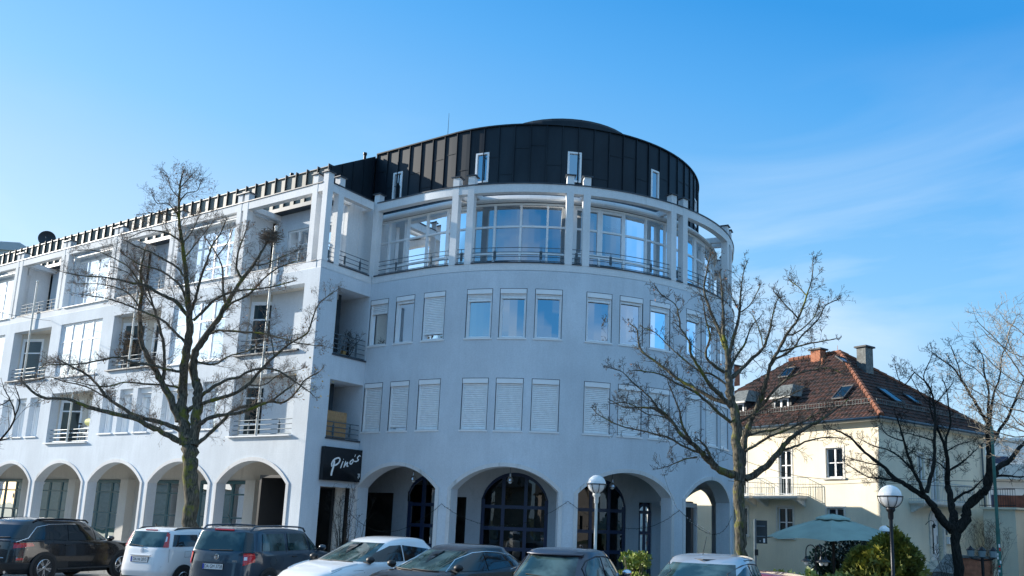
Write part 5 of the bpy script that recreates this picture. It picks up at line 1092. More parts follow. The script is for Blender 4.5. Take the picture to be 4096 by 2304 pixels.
# 1 black suv
def ex_suv(t,S):
    for sg in (-1,1):
        roofrail(t,S,-1.6,.2,1.565,sg,.64,'black',.045); 
        tubeobj('window_trim',[S.side(y,z,.012,sg) for y,z in ((-2.05,1.02),(-1.78,1.12),(-1.55,1.40),(-1.2,1.475),(-.4,1.49),(.3,1.46),(.9,1.2),(1.2,1.06))],.012,'chrome',t)
        for y in (-.62,.38): tubeobj('door_handle',[S.side(y-.1,.93,.02,sg),S.side(y+.1,.935,.02,sg)],.014,'plas',t)
        seam(t,S,sg,((.28,1.42),(.33,1.0),(.3,.45))); seam(t,S,sg,((-.7,1.4),(-.72,1.0),(-.85,.75)))
        mirror(t,S,.95,1.06,sg,CB)
        tubeobj('side_sill',[S.side(y,.3,.02,sg) for y in (-.9,-.3,.3,.9)],.03,'plas',t)
    plate(t,S,'DA C 412',.86); wiper(t,S,(-.05,1.12),(.4,1.14)); tubeobj('aerial',[(.0,-1.6,1.6),(-.02,-1.72,1.86)],.006,'black',t,4)
    tubeobj('bumper_trim',[S.end(x,.62,.012) for x in (-.75,-.4,0,.4,.75)],.012,'chrome',t)
    tubeobj('exhaust',[(.5,-2.12,.26),(.5,-2.0,.26)],.04,'chrome',t,10)
suv=hatch_tab(-2.2,2.2,.92,1.05,1.64,1.05,.25,-2.05,-1.72,hoodz=1.02,hw_r=.8)
car('black suv at the left end of the row with a silver window line','car',(-2.6,-6.2),R(15.4),suv,CB,1.64,[
 ('side_window','darkglass','R',[(-1.75,1.10),(-1.52,1.42)],[(-.66,1.06),(-.64,1.47)],.006),('side_window','darkglass','R',[(-.62,1.06),(-.6,1.47)],[(.26,1.05),(.22,1.47)],.006),('side_window','carglass','R',[(.34,1.06),(.3,1.46)],[(1.12,1.07),(.5,1.42)],.006),
 ('side_window','darkglass','L',[(-1.75,1.10),(-1.52,1.42)],[(.26,1.05),(.22,1.47)],.006),
 ('rear_window','darkglass','B',[(-.72,1.1),(-.6,1.45)],[(.72,1.1),(.6,1.45)],.006),('windscreen','carglass','F',[(-.8,1.1),(-.66,1.48)],[(.8,1.1),(.66,1.48)],.006),
 ('tail_light','red','P',[(R(-66),.86),(R(-66),1.0)],[(R(-30),.92),(R(-32),1.0)],.012),('tail_light','red','P',[(R(-150),.92),(R(-148),1.0)],[(R(-114),.86),(R(-114),1.0)],.012),
 ('reflector','red','P',[(R(-56),.56),(R(-56),.62)],[(R(-44),.57),(R(-44),.62)],.008),('bumper','plas','P',[(R(-178),.22),(R(-178),.5)],[(R(-2),.22),(R(-2),.5)],.01)],extra=ex_suv,wheels=(1.32,-1.32,.35))
# 2 white small hatch with tall red lamps
def ex_pan(t,S):
    for sg in (-1,1):
        roofrail(t,S,-1.35,.3,1.475,sg,.56,'black',.03); mirror(t,S,.95,1.08,sg,M_['plas'])
        seam(t,S,sg,((.3,1.4),(.32,1.0),(.25,.4))); seam(t,S,sg,((-.62,1.42),(-.7,1.0),(-.6,.7),(-.5,.45)))
        tubeobj('door_handle',[S.side(-.45,.92,.02,sg),S.side(-.3,.92,.02,sg)],.014,'plas',t)
    g=[(-.9,.0)]; seam(t,S,1,[(-1.15,.82),(-1.15,.96),(-.98,.97),(-.96,.83),(-1.15,.82)],r=.003)
    plate(t,S,"DA NI 2015",.76,x=-.02); wiper(t,S,(.0,1.07),(-.38,1.1)); tubeobj('aerial',[(0,-1.35,1.545),(.03,-1.42,1.62)],.012,'black',t,4)
    m=MB(); m.lathe([(.06,0),(.06,.012),(0,.016)],(0,0,0),16); b=link('tailgate_badge',m,M_['lampw'],t); yy=S.end(0,.97,.0)[1]; b.location=(0,yy,.97); b.rotation_euler=(R(90),0,0)
    tubeobj('handle_bar',[S.end(x,.86,.03) for x in (-.3,0,.3)],.02,CW,t)
    seam(t,S,-1,[(-.68,1.02),(-.7,.72),(-.6,.6),(.6,.6),(.7,.72),(.68,1.02)],F='end',r=.003)
    tubeobj('brake_light',[S.end(x,1.455,.03) for x in (-.18,0,.18)],.014,'red',t)
pan=hatch_tab(-1.78,1.82,.81,1.02,1.53,.98,.35,-1.7,-1.52,hoodz=.98,hw_r=.84,n0=5.5,n1=6)
car('white compact hatchback with tall red tail lamps beside the rear window','car',(2.12,-5.3),R(13),pan,CW,1.55,[
 ('rear_window','carglass','B',[(-.60,1.06),(-.55,1.42)],[(.60,1.06),(.55,1.42)],.006),
 ('tail_light','red','P',[(R(-67),1.06),(R(-67),1.42)],[(R(-50),1.06),(R(-56),1.38)],.014),('tail_light','red','P',[(R(-130),1.06),(R(-124),1.38)],[(R(-113),1.06),(R(-113),1.42)],.014),
 ('reversing_light','lampw','P',[(R(-66),1.18),(R(-66),1.32)],[(R(-61),1.2),(R(-61),1.3)],.02),
 ('side_window','darkglass','R',[(-1.5,1.08),(-1.42,1.36)],[(-.72,1.08),(-.7,1.36)],.006),('side_window','darkglass','R',[(-.66,1.03),(-.62,1.40)],[(.26,1.03),(.2,1.42)],.006),('side_window','carglass','R',[(.34,1.04),(.3,1.42)],[(.95,1.06),(.5,1.38)],.006),
 ('windscreen','carglass','F',[(-.7,1.07),(-.6,1.4)],[(.7,1.07),(.6,1.4)],.006),('bumper','plas','P',[(R(-178),.2),(R(-178),.36)],[(R(-2),.2),(R(-2),.36)],.01)],extra=ex_pan,wheels=(1.15,-1.15,.29))
# 3 blue grey boxy estate
def ex_yeti(t,S):
    for sg in (-1,1):
        roofrail(t,S,-1.75,.5,1.565,sg,.63,CY_,.075); mirror(t,S,.95,1.1,sg,CY_)
        seam(t,S,sg,((.38,1.5),(.45,1.0),(.4,.4))); seam(t,S,sg,((-.58,1.5),(-.6,1.05),(-.75,.9),(-.8,.6)))
        seam(t,S,sg,[(-1.25,.78),(-1.28,.9),(-1.15,.96),(-1.02,.9),(-1.05,.78),(-1.15,.74),(-1.25,.78)],r=.003)
        tubeobj('door_handle',[S.side(-.38,.95,.02,sg),S.side(-.2,.95,.02,sg)],.014,'plas',t)
    plate(t,S,"DA GM 3728",.74,x=-.05); wiper(t,S,(-.22,1.1),(.38,1.11)); tubeobj('aerial',[(.05,-1.6,1.61),(0,-1.78,1.9)],.006,'black',t,4)
    tubeobj('brake_light',[S.end(x,1.545,.02) for x in (-.25,0,.25)],.02,'red',t)
    m=MB(); m.lathe([(.062,0),(.062,.01),(.045,.012),(.045,.004),(0,.006)],(0,0,0),20)
    for k in range(3): m.tube([(-.02,-.035+.02*k,.012),(.028,-.01+.012*k,.012)],.006,4)
    b=link('tailgate_badge',m,M_['chrome'],t); b.location=(0,S.end(0,.955,0)[1],.955); b.rotation_euler=(R(90),0,0)
    textmesh('YETI',.055,'model_lettering',t,'chrome',(.48,S.end(.48,.87,.004)[1],.87),(R(90),0,R(4)),.002,1.15)
    seam(t,S,-1,[(-.74,1.03),(-.7,.8),(-.6,.62),(.6,.62),(.7,.8),(.74,1.03)],F='end',r=.004)
yet=hatch_tab(-2.08,2.1,.895,1.06,1.63,1.1,.5,-2.0,-1.86,hoodz=1.03,hw_r=.83,n0=6,n1=7)
car('blue grey boxy estate car with arched roof rails between the two white cars','car',(4.85,-5.1),R(17),yet,CY_,1.69,[
 ('rear_window','carglass','B',[(-.66,1.1),(-.58,1.5)],[(.62,1.1),(.56,1.5)],.006),('rear_pillar','darkglass','P',[(R(-70),1.07),(R(-70),1.51)],[(R(-38),1.07),(R(-42),1.48)],.004),
 ('tail_light','red','P',[(R(-66),.78),(R(-67),1.05)],[(R(-40),.86),(R(-40),1.05)],.014),('tail_light','red','P',[(R(-140),.86),(R(-140),1.05)],[(R(-114),.78),(R(-113),1.05)],.014),
 ('reversing_light','lampw','P',[(R(-65),.9),(R(-65),.97)],[(R(-58),.9),(R(-58),.97)],.02),
 ('side_window','carglass','R',[(-1.55,1.1),(-1.48,1.47)],[(-.66,1.09),(-.66,1.48)],.007),('side_window','carglass','R',[(-.52,1.09),(-.5,1.48)],[(.36,1.09),(.3,1.48)],.007),('side_window','carglass','R',[(.46,1.09),(.42,1.48)],[(1.1,1.1),(.62,1.46)],.007),
 ('windscreen','carglass','F',[(-.76,1.1),(-.66,1.5)],[(.76,1.1),(.66,1.5)],.006),('bumper','plas','P',[(R(-178),.2),(R(-178),.4)],[(R(-2),.2),(R(-2),.4)],.01)],extra=ex_yeti,wheels=(1.3,-1.28,.33))
# 4 white crossover, nose to the camera (local +y is its nose)
def ex_w(t,S):
    for sg in (-1,1):
        mirror(t,S,.82,1.0,sg,M_['black']); seam(t,S,sg,((.98,.98),(1.0,.8),(.95,.4))); seam(t,S,sg,((-.2,1.3),(-.15,1.0),(-.2,.4)))
        seam(t,S,sg,((1.02,.84),(1.25,.83),(1.5,.86),(1.75,.78),(1.95,.68)))
        tubeobj('bonnet_crease',[S.end(x*sg,z,.004,1) for x,z in ((.72,.955),(.7,.93),(.66,.88),(.62,.82))],.02,CW,t)
    wiper(t,S,(-.5,.99),(.12,1.0),1); wiper(t,S,(.1,.99),(.6,1.0),1); plate(t,S,'DA EL 88',.5,front=True)
wt=hatch_tab(-2.05,2.12,.89,.98,1.5,1.02,.12,-1.95,-1.35,hoodz=.95,hw_r=.74,n0=4.2,n1=4.2,nose=.16)
W4=[('windscreen','carglass','F',[(-.71,1.0),(-.52,1.37)],[(.71,1.0),(.52,1.37)],.006),
 ('side_window','darkglass','L',[(.80,1.0),(.45,1.18),(.05,1.32)],[(-.2,1.0),(-.25,1.335)],.006),('side_window','darkglass','L',[(-.24,1.0),(-.29,1.335)],[(-1.4,1.1),(-1.15,1.25)],.006),
 ('side_window','darkglass','R',[(.95,1.0),(.25,1.36)],[(-1.35,1.08),(-1.1,1.3)],.006),('rear_window','darkglass','B',[(-.6,1.02),(-.5,1.36)],[(.6,1.02),(.5,1.36)],.006),
 ('headlight','lampw','P',[(R(38),.68),(R(38),.76)],[(R(64),.66),(R(64),.72)],.012),('headlight','lampw','P',[(R(142),.68),(R(142),.76)],[(R(116),.66),(R(116),.72)],.012),('grille','plas','F',[(-.5,.35),(-.5,.6)],[(.5,.35),(.5,.6)],.01)]
car('white crossover facing the camera with its long bonnet catching the sun','car',(8.44,-5.34),R(180.6),wt,CW,1.5,W4,extra=ex_w,wheels=(1.3,-1.3,.33))
# 5 dark brown coupe-like car
def ex_b(t,S):
    for sg in (-1,1):
        mirror(t,S,.8,.98,sg,M_['black']); tubeobj('window_trim',[S.side(y,z,.012,sg) for y,z in ((.95,.94),(.48,1.15),(.05,1.28),(-.3,1.305),(-.7,1.285),(-1.15,1.22),(-1.46,1.09),(-1.4,1.02),(-.9,.95))],.012,'chrome',t)
        seam(t,S,sg,((-.1,1.3),(-.05,1.0),(-.1,.4)))
    wiper(t,S,(-.55,.95),(.1,.97),1); wiper(t,S,(.05,.95),(.62,.97),1); plate(t,S,'DA RK 71',.48,front=True)
    m=MB(); m.poly(*[S.end(x,z,.012,1) for x,z in ((.42,1.02),(.56,1.01),(.55,1.08),(.41,1.09))]); link('windscreen_sticker',m,M_['plate'],t)
bt=hatch_tab(-2.1,2.15,.89,.93,1.43,1.12,.1,-1.95,-1.25,hoodz=.91,hw_r=.72,n0=4.2,n1=4,nose=.15)
car('dark brown low car facing the camera with chrome window line','car',(11.11,-5.77),R(180.6),bt,CBR,1.43,
 [('windscreen','carglass','F',[(-.71,.96),(-.49,1.30)],[(.71,.96),(.49,1.30)],.006),('side_window','darkglass','L',[(.88,.96),(.45,1.14),(.05,1.265)],[(-.12,.95),(-.15,1.285)],.006),('side_window','darkglass','L',[(-.16,.95),(-.19,1.285)],[(-1.42,1.04),(-1.1,1.21)],.006),
 ('side_window','darkglass','R',[(1.02,.96),(.18,1.31)],[(-1.42,1.06),(-1.1,1.25)],.006),('headlight','lampw','P',[(R(38),.62),(R(38),.72)],[(R(64),.6),(R(64),.68)],.012),('headlight','lampw','P',[(R(142),.62),(R(142),.72)],[(R(116),.6),(R(116),.68)],.012),('grille','plas','F',[(-.45,.35),(-.45,.6)],[(.45,.35),(.45,.6)],.01)],extra=ex_b,wheels=(1.32,-1.32,.33))
# 6 small slate blue hatch
def ex_f(t,S):
    for sg in (-1,1):
        mirror(t,S,.62,.98,sg,M_['chrome'],.16); seam(t,S,sg,((-.42,1.3),(-.45,1.0),(-.4,.4)))
        tubeobj('window_trim',[S.side(y,z,.01,sg) for y,z in ((-1.15,.98),(-1.12,1.15),(-.95,1.27),(-.6,1.345),(-.1,1.33),(.3,1.2),(.68,.98),(-.2,.95),(-1.15,.98))],.012,'plas',t)
    wiper(t,S,(.15,1.0),(-.3,1.03)); m=MB(); m.poly(*[(x,S.end(0,z,.02)[1]-.002,z) for x,z in ((-.075,.835),(.085,.835),(.1,.895),(-.06,.895))])
    textmesh('FIAT',.085,'tailgate_lettering',t,'chrome',(0,S.end(0,.87,.01)[1],.87),(R(90-14),0,0),.003,.9,.2)
    rows=[[ (x,S.end(x,1.355,.0)[1]+o,zz) for x in (-.55,-.3,0,.3,.55)] for o,zz in ((.12,1.405),(-.1,1.375),(-.1,1.35),(.05,1.34))]
    m=MB(); m.grid(rows); link('roof_spoiler',m,CG,t,smooth=True)
    tubeobj('aerial_fin',[(0,.25,1.46),(0,.15,1.5)],.02,'plas',t)
fi=hatch_tab(-1.75,1.78,.81,.93,1.475,.9,.3,-1.6,-1.05,hoodz=.92,hw_r=.78,n0=3.4,n1=3.4,nose=.14)
car('small rounded slate blue hatchback with FIAT on its tailgate','car',(13.86,-5.43),R(6.8),fi,CG,1.475,[
 ('rear_window','carglass','B',[(-.58,.97),(-.48,1.33)],[(.58,.97),(.48,1.33)],.006),
 ('side_window','carglass','R',[(-1.12,.99),(-1.06,1.14),(-.9,1.27)],[(-.48,.97),(-.5,1.33)],.006),('side_window','carglass','R',[(-.4,.97),(-.42,1.335)],[(.62,.98),(.1,1.27)],.006),
 ('side_window','carglass','L',[(-1.12,.99),(-.9,1.27)],[(.62,.98),(.1,1.27)],.006),('windscreen','carglass','F',[(-.66,.97),(-.52,1.34)],[(.66,.97),(.52,1.34)],.006),
 ('tail_light','red','P',[(R(-62),.72),(R(-62),.86)],[(R(-48),.72),(R(-48),.86)],.012),('tail_light','red','P',[(R(-132),.72),(R(-132),.86)],[(R(-118),.72),(R(-118),.86)],.012)],extra=ex_f,wheels=(1.15,-1.15,.3))
# 7 silver older hatch, nose to the camera
def ex_s(t,S):
    for sg in (-1,1):
        mirror(t,S,.72,1.0,sg,CS); seam(t,S,sg,((-.12,1.33),(-.1,1.0),(-.15,.4)))
        tubeobj('roof_moulding',[S.side(y,1.395,.002,sg) for y in (-1.0,-.6,-.2,.1)],.012,'plas',t)
        tubeobj('door_seal',[S.side(y,z,.008,sg) for y,z in ((.8,.98),(.42,1.21),(.03,1.325),(-.3,1.35),(-.8,1.32),(-1.15,1.2),(-1.25,1.0))],.01,'plas',t)
    wiper(t,S,(-.5,.98),(.1,1.0),1); plate(t,S,'DA SB 19',.45,front=True)
    tubeobj('aerial',[(0,.15,1.47),(.0,-.1,1.75)],.006,'black',t,4)
si=hatch_tab(-1.8,1.9,.825,.95,1.475,1.05,.15,-1.65,-1.25,hoodz=.92,hw_r=.76,n0=3.8,n1=3.6,nose=.14)
car('silver rounded hatchback facing the camera at the right end of the row','car',(16.89,-6.56),R(188.8),si,CS,1.475,[
 ('windscreen','carglass','F',[(-.66,.98),(-.50,1.34)],[(.66,.98),(.50,1.34)],.006),
 ('side_window','carglass','L',[(.72,1.0),(.4,1.18),(.05,1.29)],[(-.08,.99),(-.1,1.32)],.006),('side_window','carglass','L',[(-.18,.99),(-.2,1.34)],[(-1.18,1.03),(-.85,1.29)],.006),
 ('side_window','carglass','R',[(.9,1.0),(.2,1.31)],[(-1.18,1.03),(-.85,1.29)],.006),('rear_window','carglass','B',[(-.5,1.02),(-.45,1.33)],[(.5,1.02),(.45,1.33)],.006),
 ('headlight','lampw','P',[(R(40),.62),(R(40),.74)],[(R(62),.62),(R(62),.7)],.012),('headlight','lampw','P',[(R(140),.62),(R(140),.74)],[(R(118),.62),(R(118),.7)],.012)],extra=ex_s,wheels=(1.2,-1.2,.29))
# 0 and 8: cars only glimpsed
car('pale car whose roof just shows behind the black suv at the left edge','car',(-6.8,-6.6),R(10),hatch_tab(-2,2.05,.88,1.0,1.5,1.0,.3,-1.9,-1.5),CW,1.5,[('windscreen','darkglass','F',[(-.75,1.03),(-.6,1.36)],[(.75,1.03),(.6,1.36)],.006),('side_window','darkglass','R',[(-1.5,1.05),(-1.3,1.35)],[(.9,1.05),(.4,1.35)],.006),('side_window','darkglass','L',[(-1.5,1.05),(-1.3,1.35)],[(.9,1.05),(.4,1.35)],.006),('rear_window','darkglass','B',[(-.6,1.05),(-.5,1.36)],[(.6,1.05),(.5,1.36)],.006)],group='cars standing further back')
car('dark red car half hidden behind the silver hatchback, below the villa','car',(17.4,-3.5,-.12),R(-90),hatch_tab(-2,2.05,.86,.9,1.27,1.0,.3,-1.9,-1.5,hoodz=.88),CR,1.27,[('windscreen','darkglass','F',[(-.72,.92),(-.56,1.15)],[(.72,.92),(.56,1.15)],.006),('side_window','darkglass','L',[(.9,.92),(.3,1.14)],[(-1.5,.94),(-1.2,1.12)],.006),('side_window','darkglass','R',[(.9,.92),(.3,1.14)],[(-1.5,.94),(-1.2,1.12)],.006),('rear_window','darkglass','B',[(-.6,.93),(-.5,1.14)],[(.6,.93),(.5,1.14)],.006)],group='cars standing further back')
# ---------------- street furniture and plants ----------------
def globe_lamp(x,y,zc,r,label,col='iron'):
    z0=ground(x,y); t=thing('street_lamp',label,'street lamp',(x,y,z0),0,'globe lamps'); h=zc-z0
    m=MB(); m.tube([(0,0,-.2),(0,0,.9),(0,0,.92),(0,0,h-r-.12)],[.055,.055,.04,.038],12); m.lathe([(.05,h-r-.25),(.06,h-r-.2),(.06,h-r-.1),(.1,h-r-.05),(.1,h-r+.02),(0,h-r+.02)],(0,0,0),16); link('pole',m,M_[col],t,smooth=True)
    m=MB(); m.sphere((0,0,h),r,32); link('globe',m,M_['globe'],t,smooth=True)
    m=MB(); R2=r+.015
    m.tube([(R2*cos(a),R2*sin(a),h) for a in [2*PI*i/32 for i in range(33)]],.014,5)
    for k in range(8):
        a=2*PI*k/8; m.tube([(R2*cos(a)*cos(b),R2*sin(a)*cos(b),h-R2*sin(b)) for b in [PI/2*i/9 for i in range(9)]],.009,4)
    link('cage',m,M_['iron'],t); return t
globe_lamp(11.37,-.34,2.74,.235,'globe street lamp on a pale thin post before the third tower arch','polew')
globe_lamp(18.31,.56,2.57,.25,'large globe street lamp on a dark post left of the forked dark tree')
globe_lamp(16.49,8.9,1.8,.19,'small low globe lamp peeping out behind the golden conifer')
# parasol
px,py=15.15,7.95; zg=ground(px,py)
t=thing('parasol','big teal octagonal parasol open on a dark post in front of the villa','parasol',(px,py,zg),R(12)); H0=-zg
m=MB(); m.tube([(0,0,0),(0,0,H0+2.05)],.045,10); link('post',m,P('dark_wood_post',(.035,.02,.014),.6),t)
m=MB(); rows=[]
for k,(f,z) in enumerate([(.12,2.17),(.35,2.03),(.6,1.86),(.8,1.69),(.93,1.55),(1,1.47)]):
    row=[]
    for i in range(64):
        a=2*PI*i/64; s=(i%8)/8; c=cos(PI/8)/cos(PI*2*s/8-PI/8); sag=sin(PI*s)
        row.append((2.12*f*c*cos(a),2.12*f*c*sin(a),H0+z+ (.06*sag*f*f if k>2 else 0)-.05*sag*(1-f)))
    rows.append(row)
m.grid(rows,close=True); link('canopy',m,P('teal_canvas',(.25,.34,.30),.85,var=.12,scale=1.4,bump=.1,bscale=3),t)
m=MB(); rows=[]
for k,(f,z) in enumerate([(.0,2.3),(.12,2.25),(.24,2.17),(.25,2.12)]): rows.append([(2.1*f*cos(2*PI*i/16),2.1*f*sin(2*PI*i/16),H0+z-(.02 if i%2 else 0)) for i in range(16)])
m.grid(rows,close=True); link('vent_cap',m,M_['teal'] if 0 else P('teal_canvas_cap',(.3,.42,.37),.85),t)
m=MB()
for i in range(8): a=2*PI*i/8; m.tube([(0,0,H0+1.75),(2.0*cos(a),2.0*sin(a),H0+1.49)],.012,4)
link('rib',m,M_['black'],t)
# gooseneck lantern post under the parasol
x,y=15.5,4.7; zg=ground(x,y); t=thing('garden_lamp','black gooseneck lamp post with hooded lamps below the parasol','garden lamp',(x,y,zg)); h=1.15-zg
m=MB(); m.tube([(0,0,0),(0,0,h)],.035,8); link('post',m,M_['iron'],t)
for a,s in ((200,.26),(330,.2),(20,.26)):
    d=Vector((cos(R(a)),sin(R(a)),0)); m=MB(); m.tube([Vector((0,0,h))+d*(s*(1-cos(PI*i/10))*.5)+Vector((0,0,.22*sin(PI*i/10)**.7)) for i in range(11)]+[d*s+Vector((0,0,h-.1))],.016,6); ar=link('arm',m,M_['iron'],t)
    m=MB(); c=d*s; m.lathe([(.02,.0),(.05,-.08),(.14,-.13),(.15,-.15),(.06,-.14)],(c.x,c.y,h-.08),14); link('hood',m,M_['iron'],ar)
    m=MB(); m.sphere((c.x,c.y,h-.25),.065,10,1.3); link('lamp_glass',m,M_['globe'],ar)
# twin coach lantern by the garden wall
x,y=18.65,13.85; zg=ground(x,y); t=thing('coach_lantern','black post with coach lanterns in front of the salmon garden wall','garden lamp',(x,y,zg)); h=1.05-zg
m=MB(); m.tube([(0,0,0),(0,0,h)],.05,8); m.tube([(-.35,0,h-.05),(0,0,h-.12),(.35,0,h-.05)],.02,5); link('post',m,M_['iron'],t)
for dx in (-.35,0,.35):
    m=MB(); m.lathe([(.03,0),(.1,.02),(.13,.26),(.15,.27),(.03,.38),(0,.42)],(dx,0,h-.03),6); link('lantern',m,M_['iron'],t)
    m=MB(); m.lathe([(.103,.04),(.131,.25)],(dx,0,h-.03),6); link('lamp_glass',m,P('lantern_glass',(.3,.36,.38),.15),t)
# back of a road sign
x,y=14.1,3.78; zg=ground(x,y); t=thing('road_sign','grey back of a tall rectangular road sign right of the mossy tree trunk','road sign',(x,y,zg),R(22)); h=2.02-zg
m=MB(); m.tube([(0,0,0),(0,0,h)],.035,8); link('pole',m,M_['steel'],t)
m=MB(); m.box(.04,.33,.03,.045,h-.66,h-.03); link('sign_plate',m,P('sign_back_grey',(.03,.04,.045),.5,var=.2),t)
m=MB(); m.box(-.03,.28,.0,.028,h-.2,h-.17); m.box(-.03,.28,.0,.028,h-.48,h-.45); link('bracket',m,M_['steel'],t)
m=MB(); m.box(.22,.27,.024,.029,h-.63,h-.52); m.box(.12,.15,.024,.029,h-.6,h-.58); link('sticker',m,M_['plate'],t)
m=MB(); m.box(-.02,.08,-.06,.03,h-.98,h-.82); link('junction_box',m,M_['black'],t)
# green pole with stickers
x,y=19.56,9.69; zg=ground(x,y); t=thing('utility_pole','slim green pole plastered with stickers at its foot, right edge','pole',(x,y,zg))
m=MB(); m.tube([(0,0,0),(0,0,2.0-zg),(0,0,2.02-zg),(0,0,5.1-zg)],[.06,.06,.05,.045],12); link('pole',m,P('green_pole_paint',(.02,.12,.10),.5,var=.2),t)
rng=random.Random(3)
for i in range(9):
    z=.7+i*.12+rng.uniform(-.02,.02)-zg-.2; a0=R(rng.uniform(200,290)); w=R(rng.uniform(30,60)); m=MB(); m.lathe([(.0625,z),(.0625,z+rng.uniform(.05,.1))],(0,0,0),6,a0,a0+w); link('sticker',m,[M_['plate'],M_['signw'],M_['carglass'],M_['red']][i%4 if i%4!=2 else 0],t)
# shrubs
def shrub(name,label,cat,x,y,h,r,n,leafs,mat,cone=False,seed=1,stems=8,flat=.8,zb=None,lump=5):
    rng=random.Random(seed); zg=ground(x,y)-.05 if zb is None else zb
    t=thing(name,label,cat,(x,y,zg)); m=MB()
    for i in range(stems):
        a=rng.uniform(0,2*PI); p=[(0,0,0)]; 
        for k in range(1,5): p.append((cos(a)*r*.6*k/4*rng.uniform(.6,1),sin(a)*r*.6*k/4*rng.uniform(.6,1),h*.8*k/4))
        m.tube(p,[.02,.015,.012,.008,.005],5)
    link('stems',m,M_['twig'],t); m=MB(); hub=[(rng.uniform(-1,1)*r*.6,rng.uniform(-1,1)*r*.6,rng.uniform(.35,.9)*h) for _ in range(lump)]
    for i in range(n):
        if cone:
            z=rng.random()**.75; rad=r*(1-z**2.8)**.6*(1+.22*sin(7*rng.random()*PI)) ; a=rng.uniform(0,2*PI); q=rng.random()**.35
            rad*=1+.75*noise.noise(Vector((cos(a)*1.6,sin(a)*1.6,z*3.2+seed))); z*=1+.25*noise.noise(Vector((cos(a)*2.1+9,sin(a)*2.1,seed)))
            c=Vector((rad*q*cos(a),rad*q*sin(a),z*h)); out=Vector((cos(a),sin(a),.9)).normalized()
        else:
            hx,hy,hz=rng.choice(hub); d=Vector((rng.gauss(0,1),rng.gauss(0,1),rng.gauss(0,1))).normalized()*r*.42*rng.random()**.3
            c=Vector((hx,hy,hz))+Vector((d.x,d.y,d.z*flat)); out=(d+Vector((0,0,.2))).normalized()
            if c.z<.05: continue
        L1=leafs*rng.uniform(.6,1.3); u=(out+Vector((rng.uniform(-.7,.7),)*1+(rng.uniform(-.7,.7),rng.uniform(-.5,.7)))).normalized(); v=u.cross(Vector((rng.uniform(-1,1),rng.uniform(-1,1),rng.uniform(-1,1)))).normalized()*L1*(.28 if cone else .34)
        m.poly(c,c+u*L1*.5+v,c+u*L1,c+u*L1*.5-v)
        if cone:
            for s_ in (-1,1): m.poly(c+u*L1*.3,c+u*L1*.6+v*s_*1.8,c+u*L1*.85+v*s_*2.2,c+u*L1*.5+v*s_*.3)
    link('foliage',m,mat,t); return t
LF=lambda n,a,b,r=.45,sc=2.5: P(n,a,r,scale=sc,col2=b,spec=.5)
shrub('laurel_shrub','glossy yellow green laurel behind the small slate blue hatchback','shrub',13.15,-1.6,1.62,.5,2600,.075,LF('laurel_leaf',(.07,.13,.015),(.26,.3,.05)),seed=2,lump=9)
shrub('golden_conifer','rounded golden green conifer bush at the foot of the dark post lamp','shrub',17.25,5.8,1.75,1.02,5200,.19,LF('conifer_leaf',(.04,.06,.008),(.25,.25,.03),.7),cone=True,seed=4)
shrub('golden_conifer','lower golden conifer spreading left of the rounded one','shrub',16.55,5.35,1.55,.6,3500,.13,LF('conifer_leaf_b',(.05,.075,.008),(.22,.22,.03),.7),cone=True,seed=8)
shrub('rhododendron','low bush with big light green leaf whorls behind the silver hatchback','shrub',16.3,.3,1.12,.55,420,.16,LF('rhododendron_leaf',(.1,.17,.03),(.3,.34,.08)),seed=6,lump=7)
shrub('rhododendron','low light green bush just right of the first, under the gooseneck lamp','shrub',17.1,.9,1.05,.5,380,.16,LF('rhododendron_leaf_b',(.1,.16,.03),(.28,.3,.08)),seed=7,lump=7)
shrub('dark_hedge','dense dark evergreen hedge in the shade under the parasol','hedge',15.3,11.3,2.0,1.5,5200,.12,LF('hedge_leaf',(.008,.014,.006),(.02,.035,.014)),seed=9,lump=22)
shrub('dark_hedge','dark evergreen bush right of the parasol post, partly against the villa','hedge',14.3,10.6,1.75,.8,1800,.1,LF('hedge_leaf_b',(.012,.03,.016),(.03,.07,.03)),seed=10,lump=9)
def twigbush(label,x,y,h,r,n,mat,seed,z0=None,name='bare_shrub',ln=(.5,1)):
    rng=random.Random(seed); zg=ground(x,y) if z0 is None else z0; t=thing(name,label,'shrub',(x,y,zg)); m=MB(); tips=[]
    for i in range(n):
        a=rng.uniform(0,2*PI); q=rng.random(); p0=Vector((cos(a)*r*.15,sin(a)*r*.15,0)); p1=Vector((cos(a)*r*q,sin(a)*r*q,h*rng.uniform(.5,.95))); k=[p0.lerp(p1,j/5)+Vector((rng.uniform(-.05,.05),rng.uniform(-.05,.05),.0)) for j in range(6)]
        m.tube(k,[.016,.014,.012,.01,.007,.005],4,cap=False)
        for j in range(2,6): grow(m,rng,k[j],rdir(rng,(k[j]-k[j-1]).normalized(),R(rng.uniform(15,50))),rng.uniform(*ln)*.6,.006,2,tips,upw=.3)
        grow(m,rng,k[-1],(k[-1]-k[-2]).normalized(),rng.uniform(*ln)*.6,.005,1,tips,upw=.3)
    link('branches',m,mat,t); return t
twigbush('leafless brown shrub spreading against the pale annex at the right',18.3,18.4,2.7,.95,34,P('brown_twig',(.16,.10,.06),.85),3)
twigbush('leafless climbing shrub beside the dark entrance under the sign',.95,1.25,3.0,.7,16,M_['bark2'],5)
twigbush('thin leafless shrub in front of the salmon garden wall',17.6,14.2,1.6,.45,8,M_['bark2'],6)
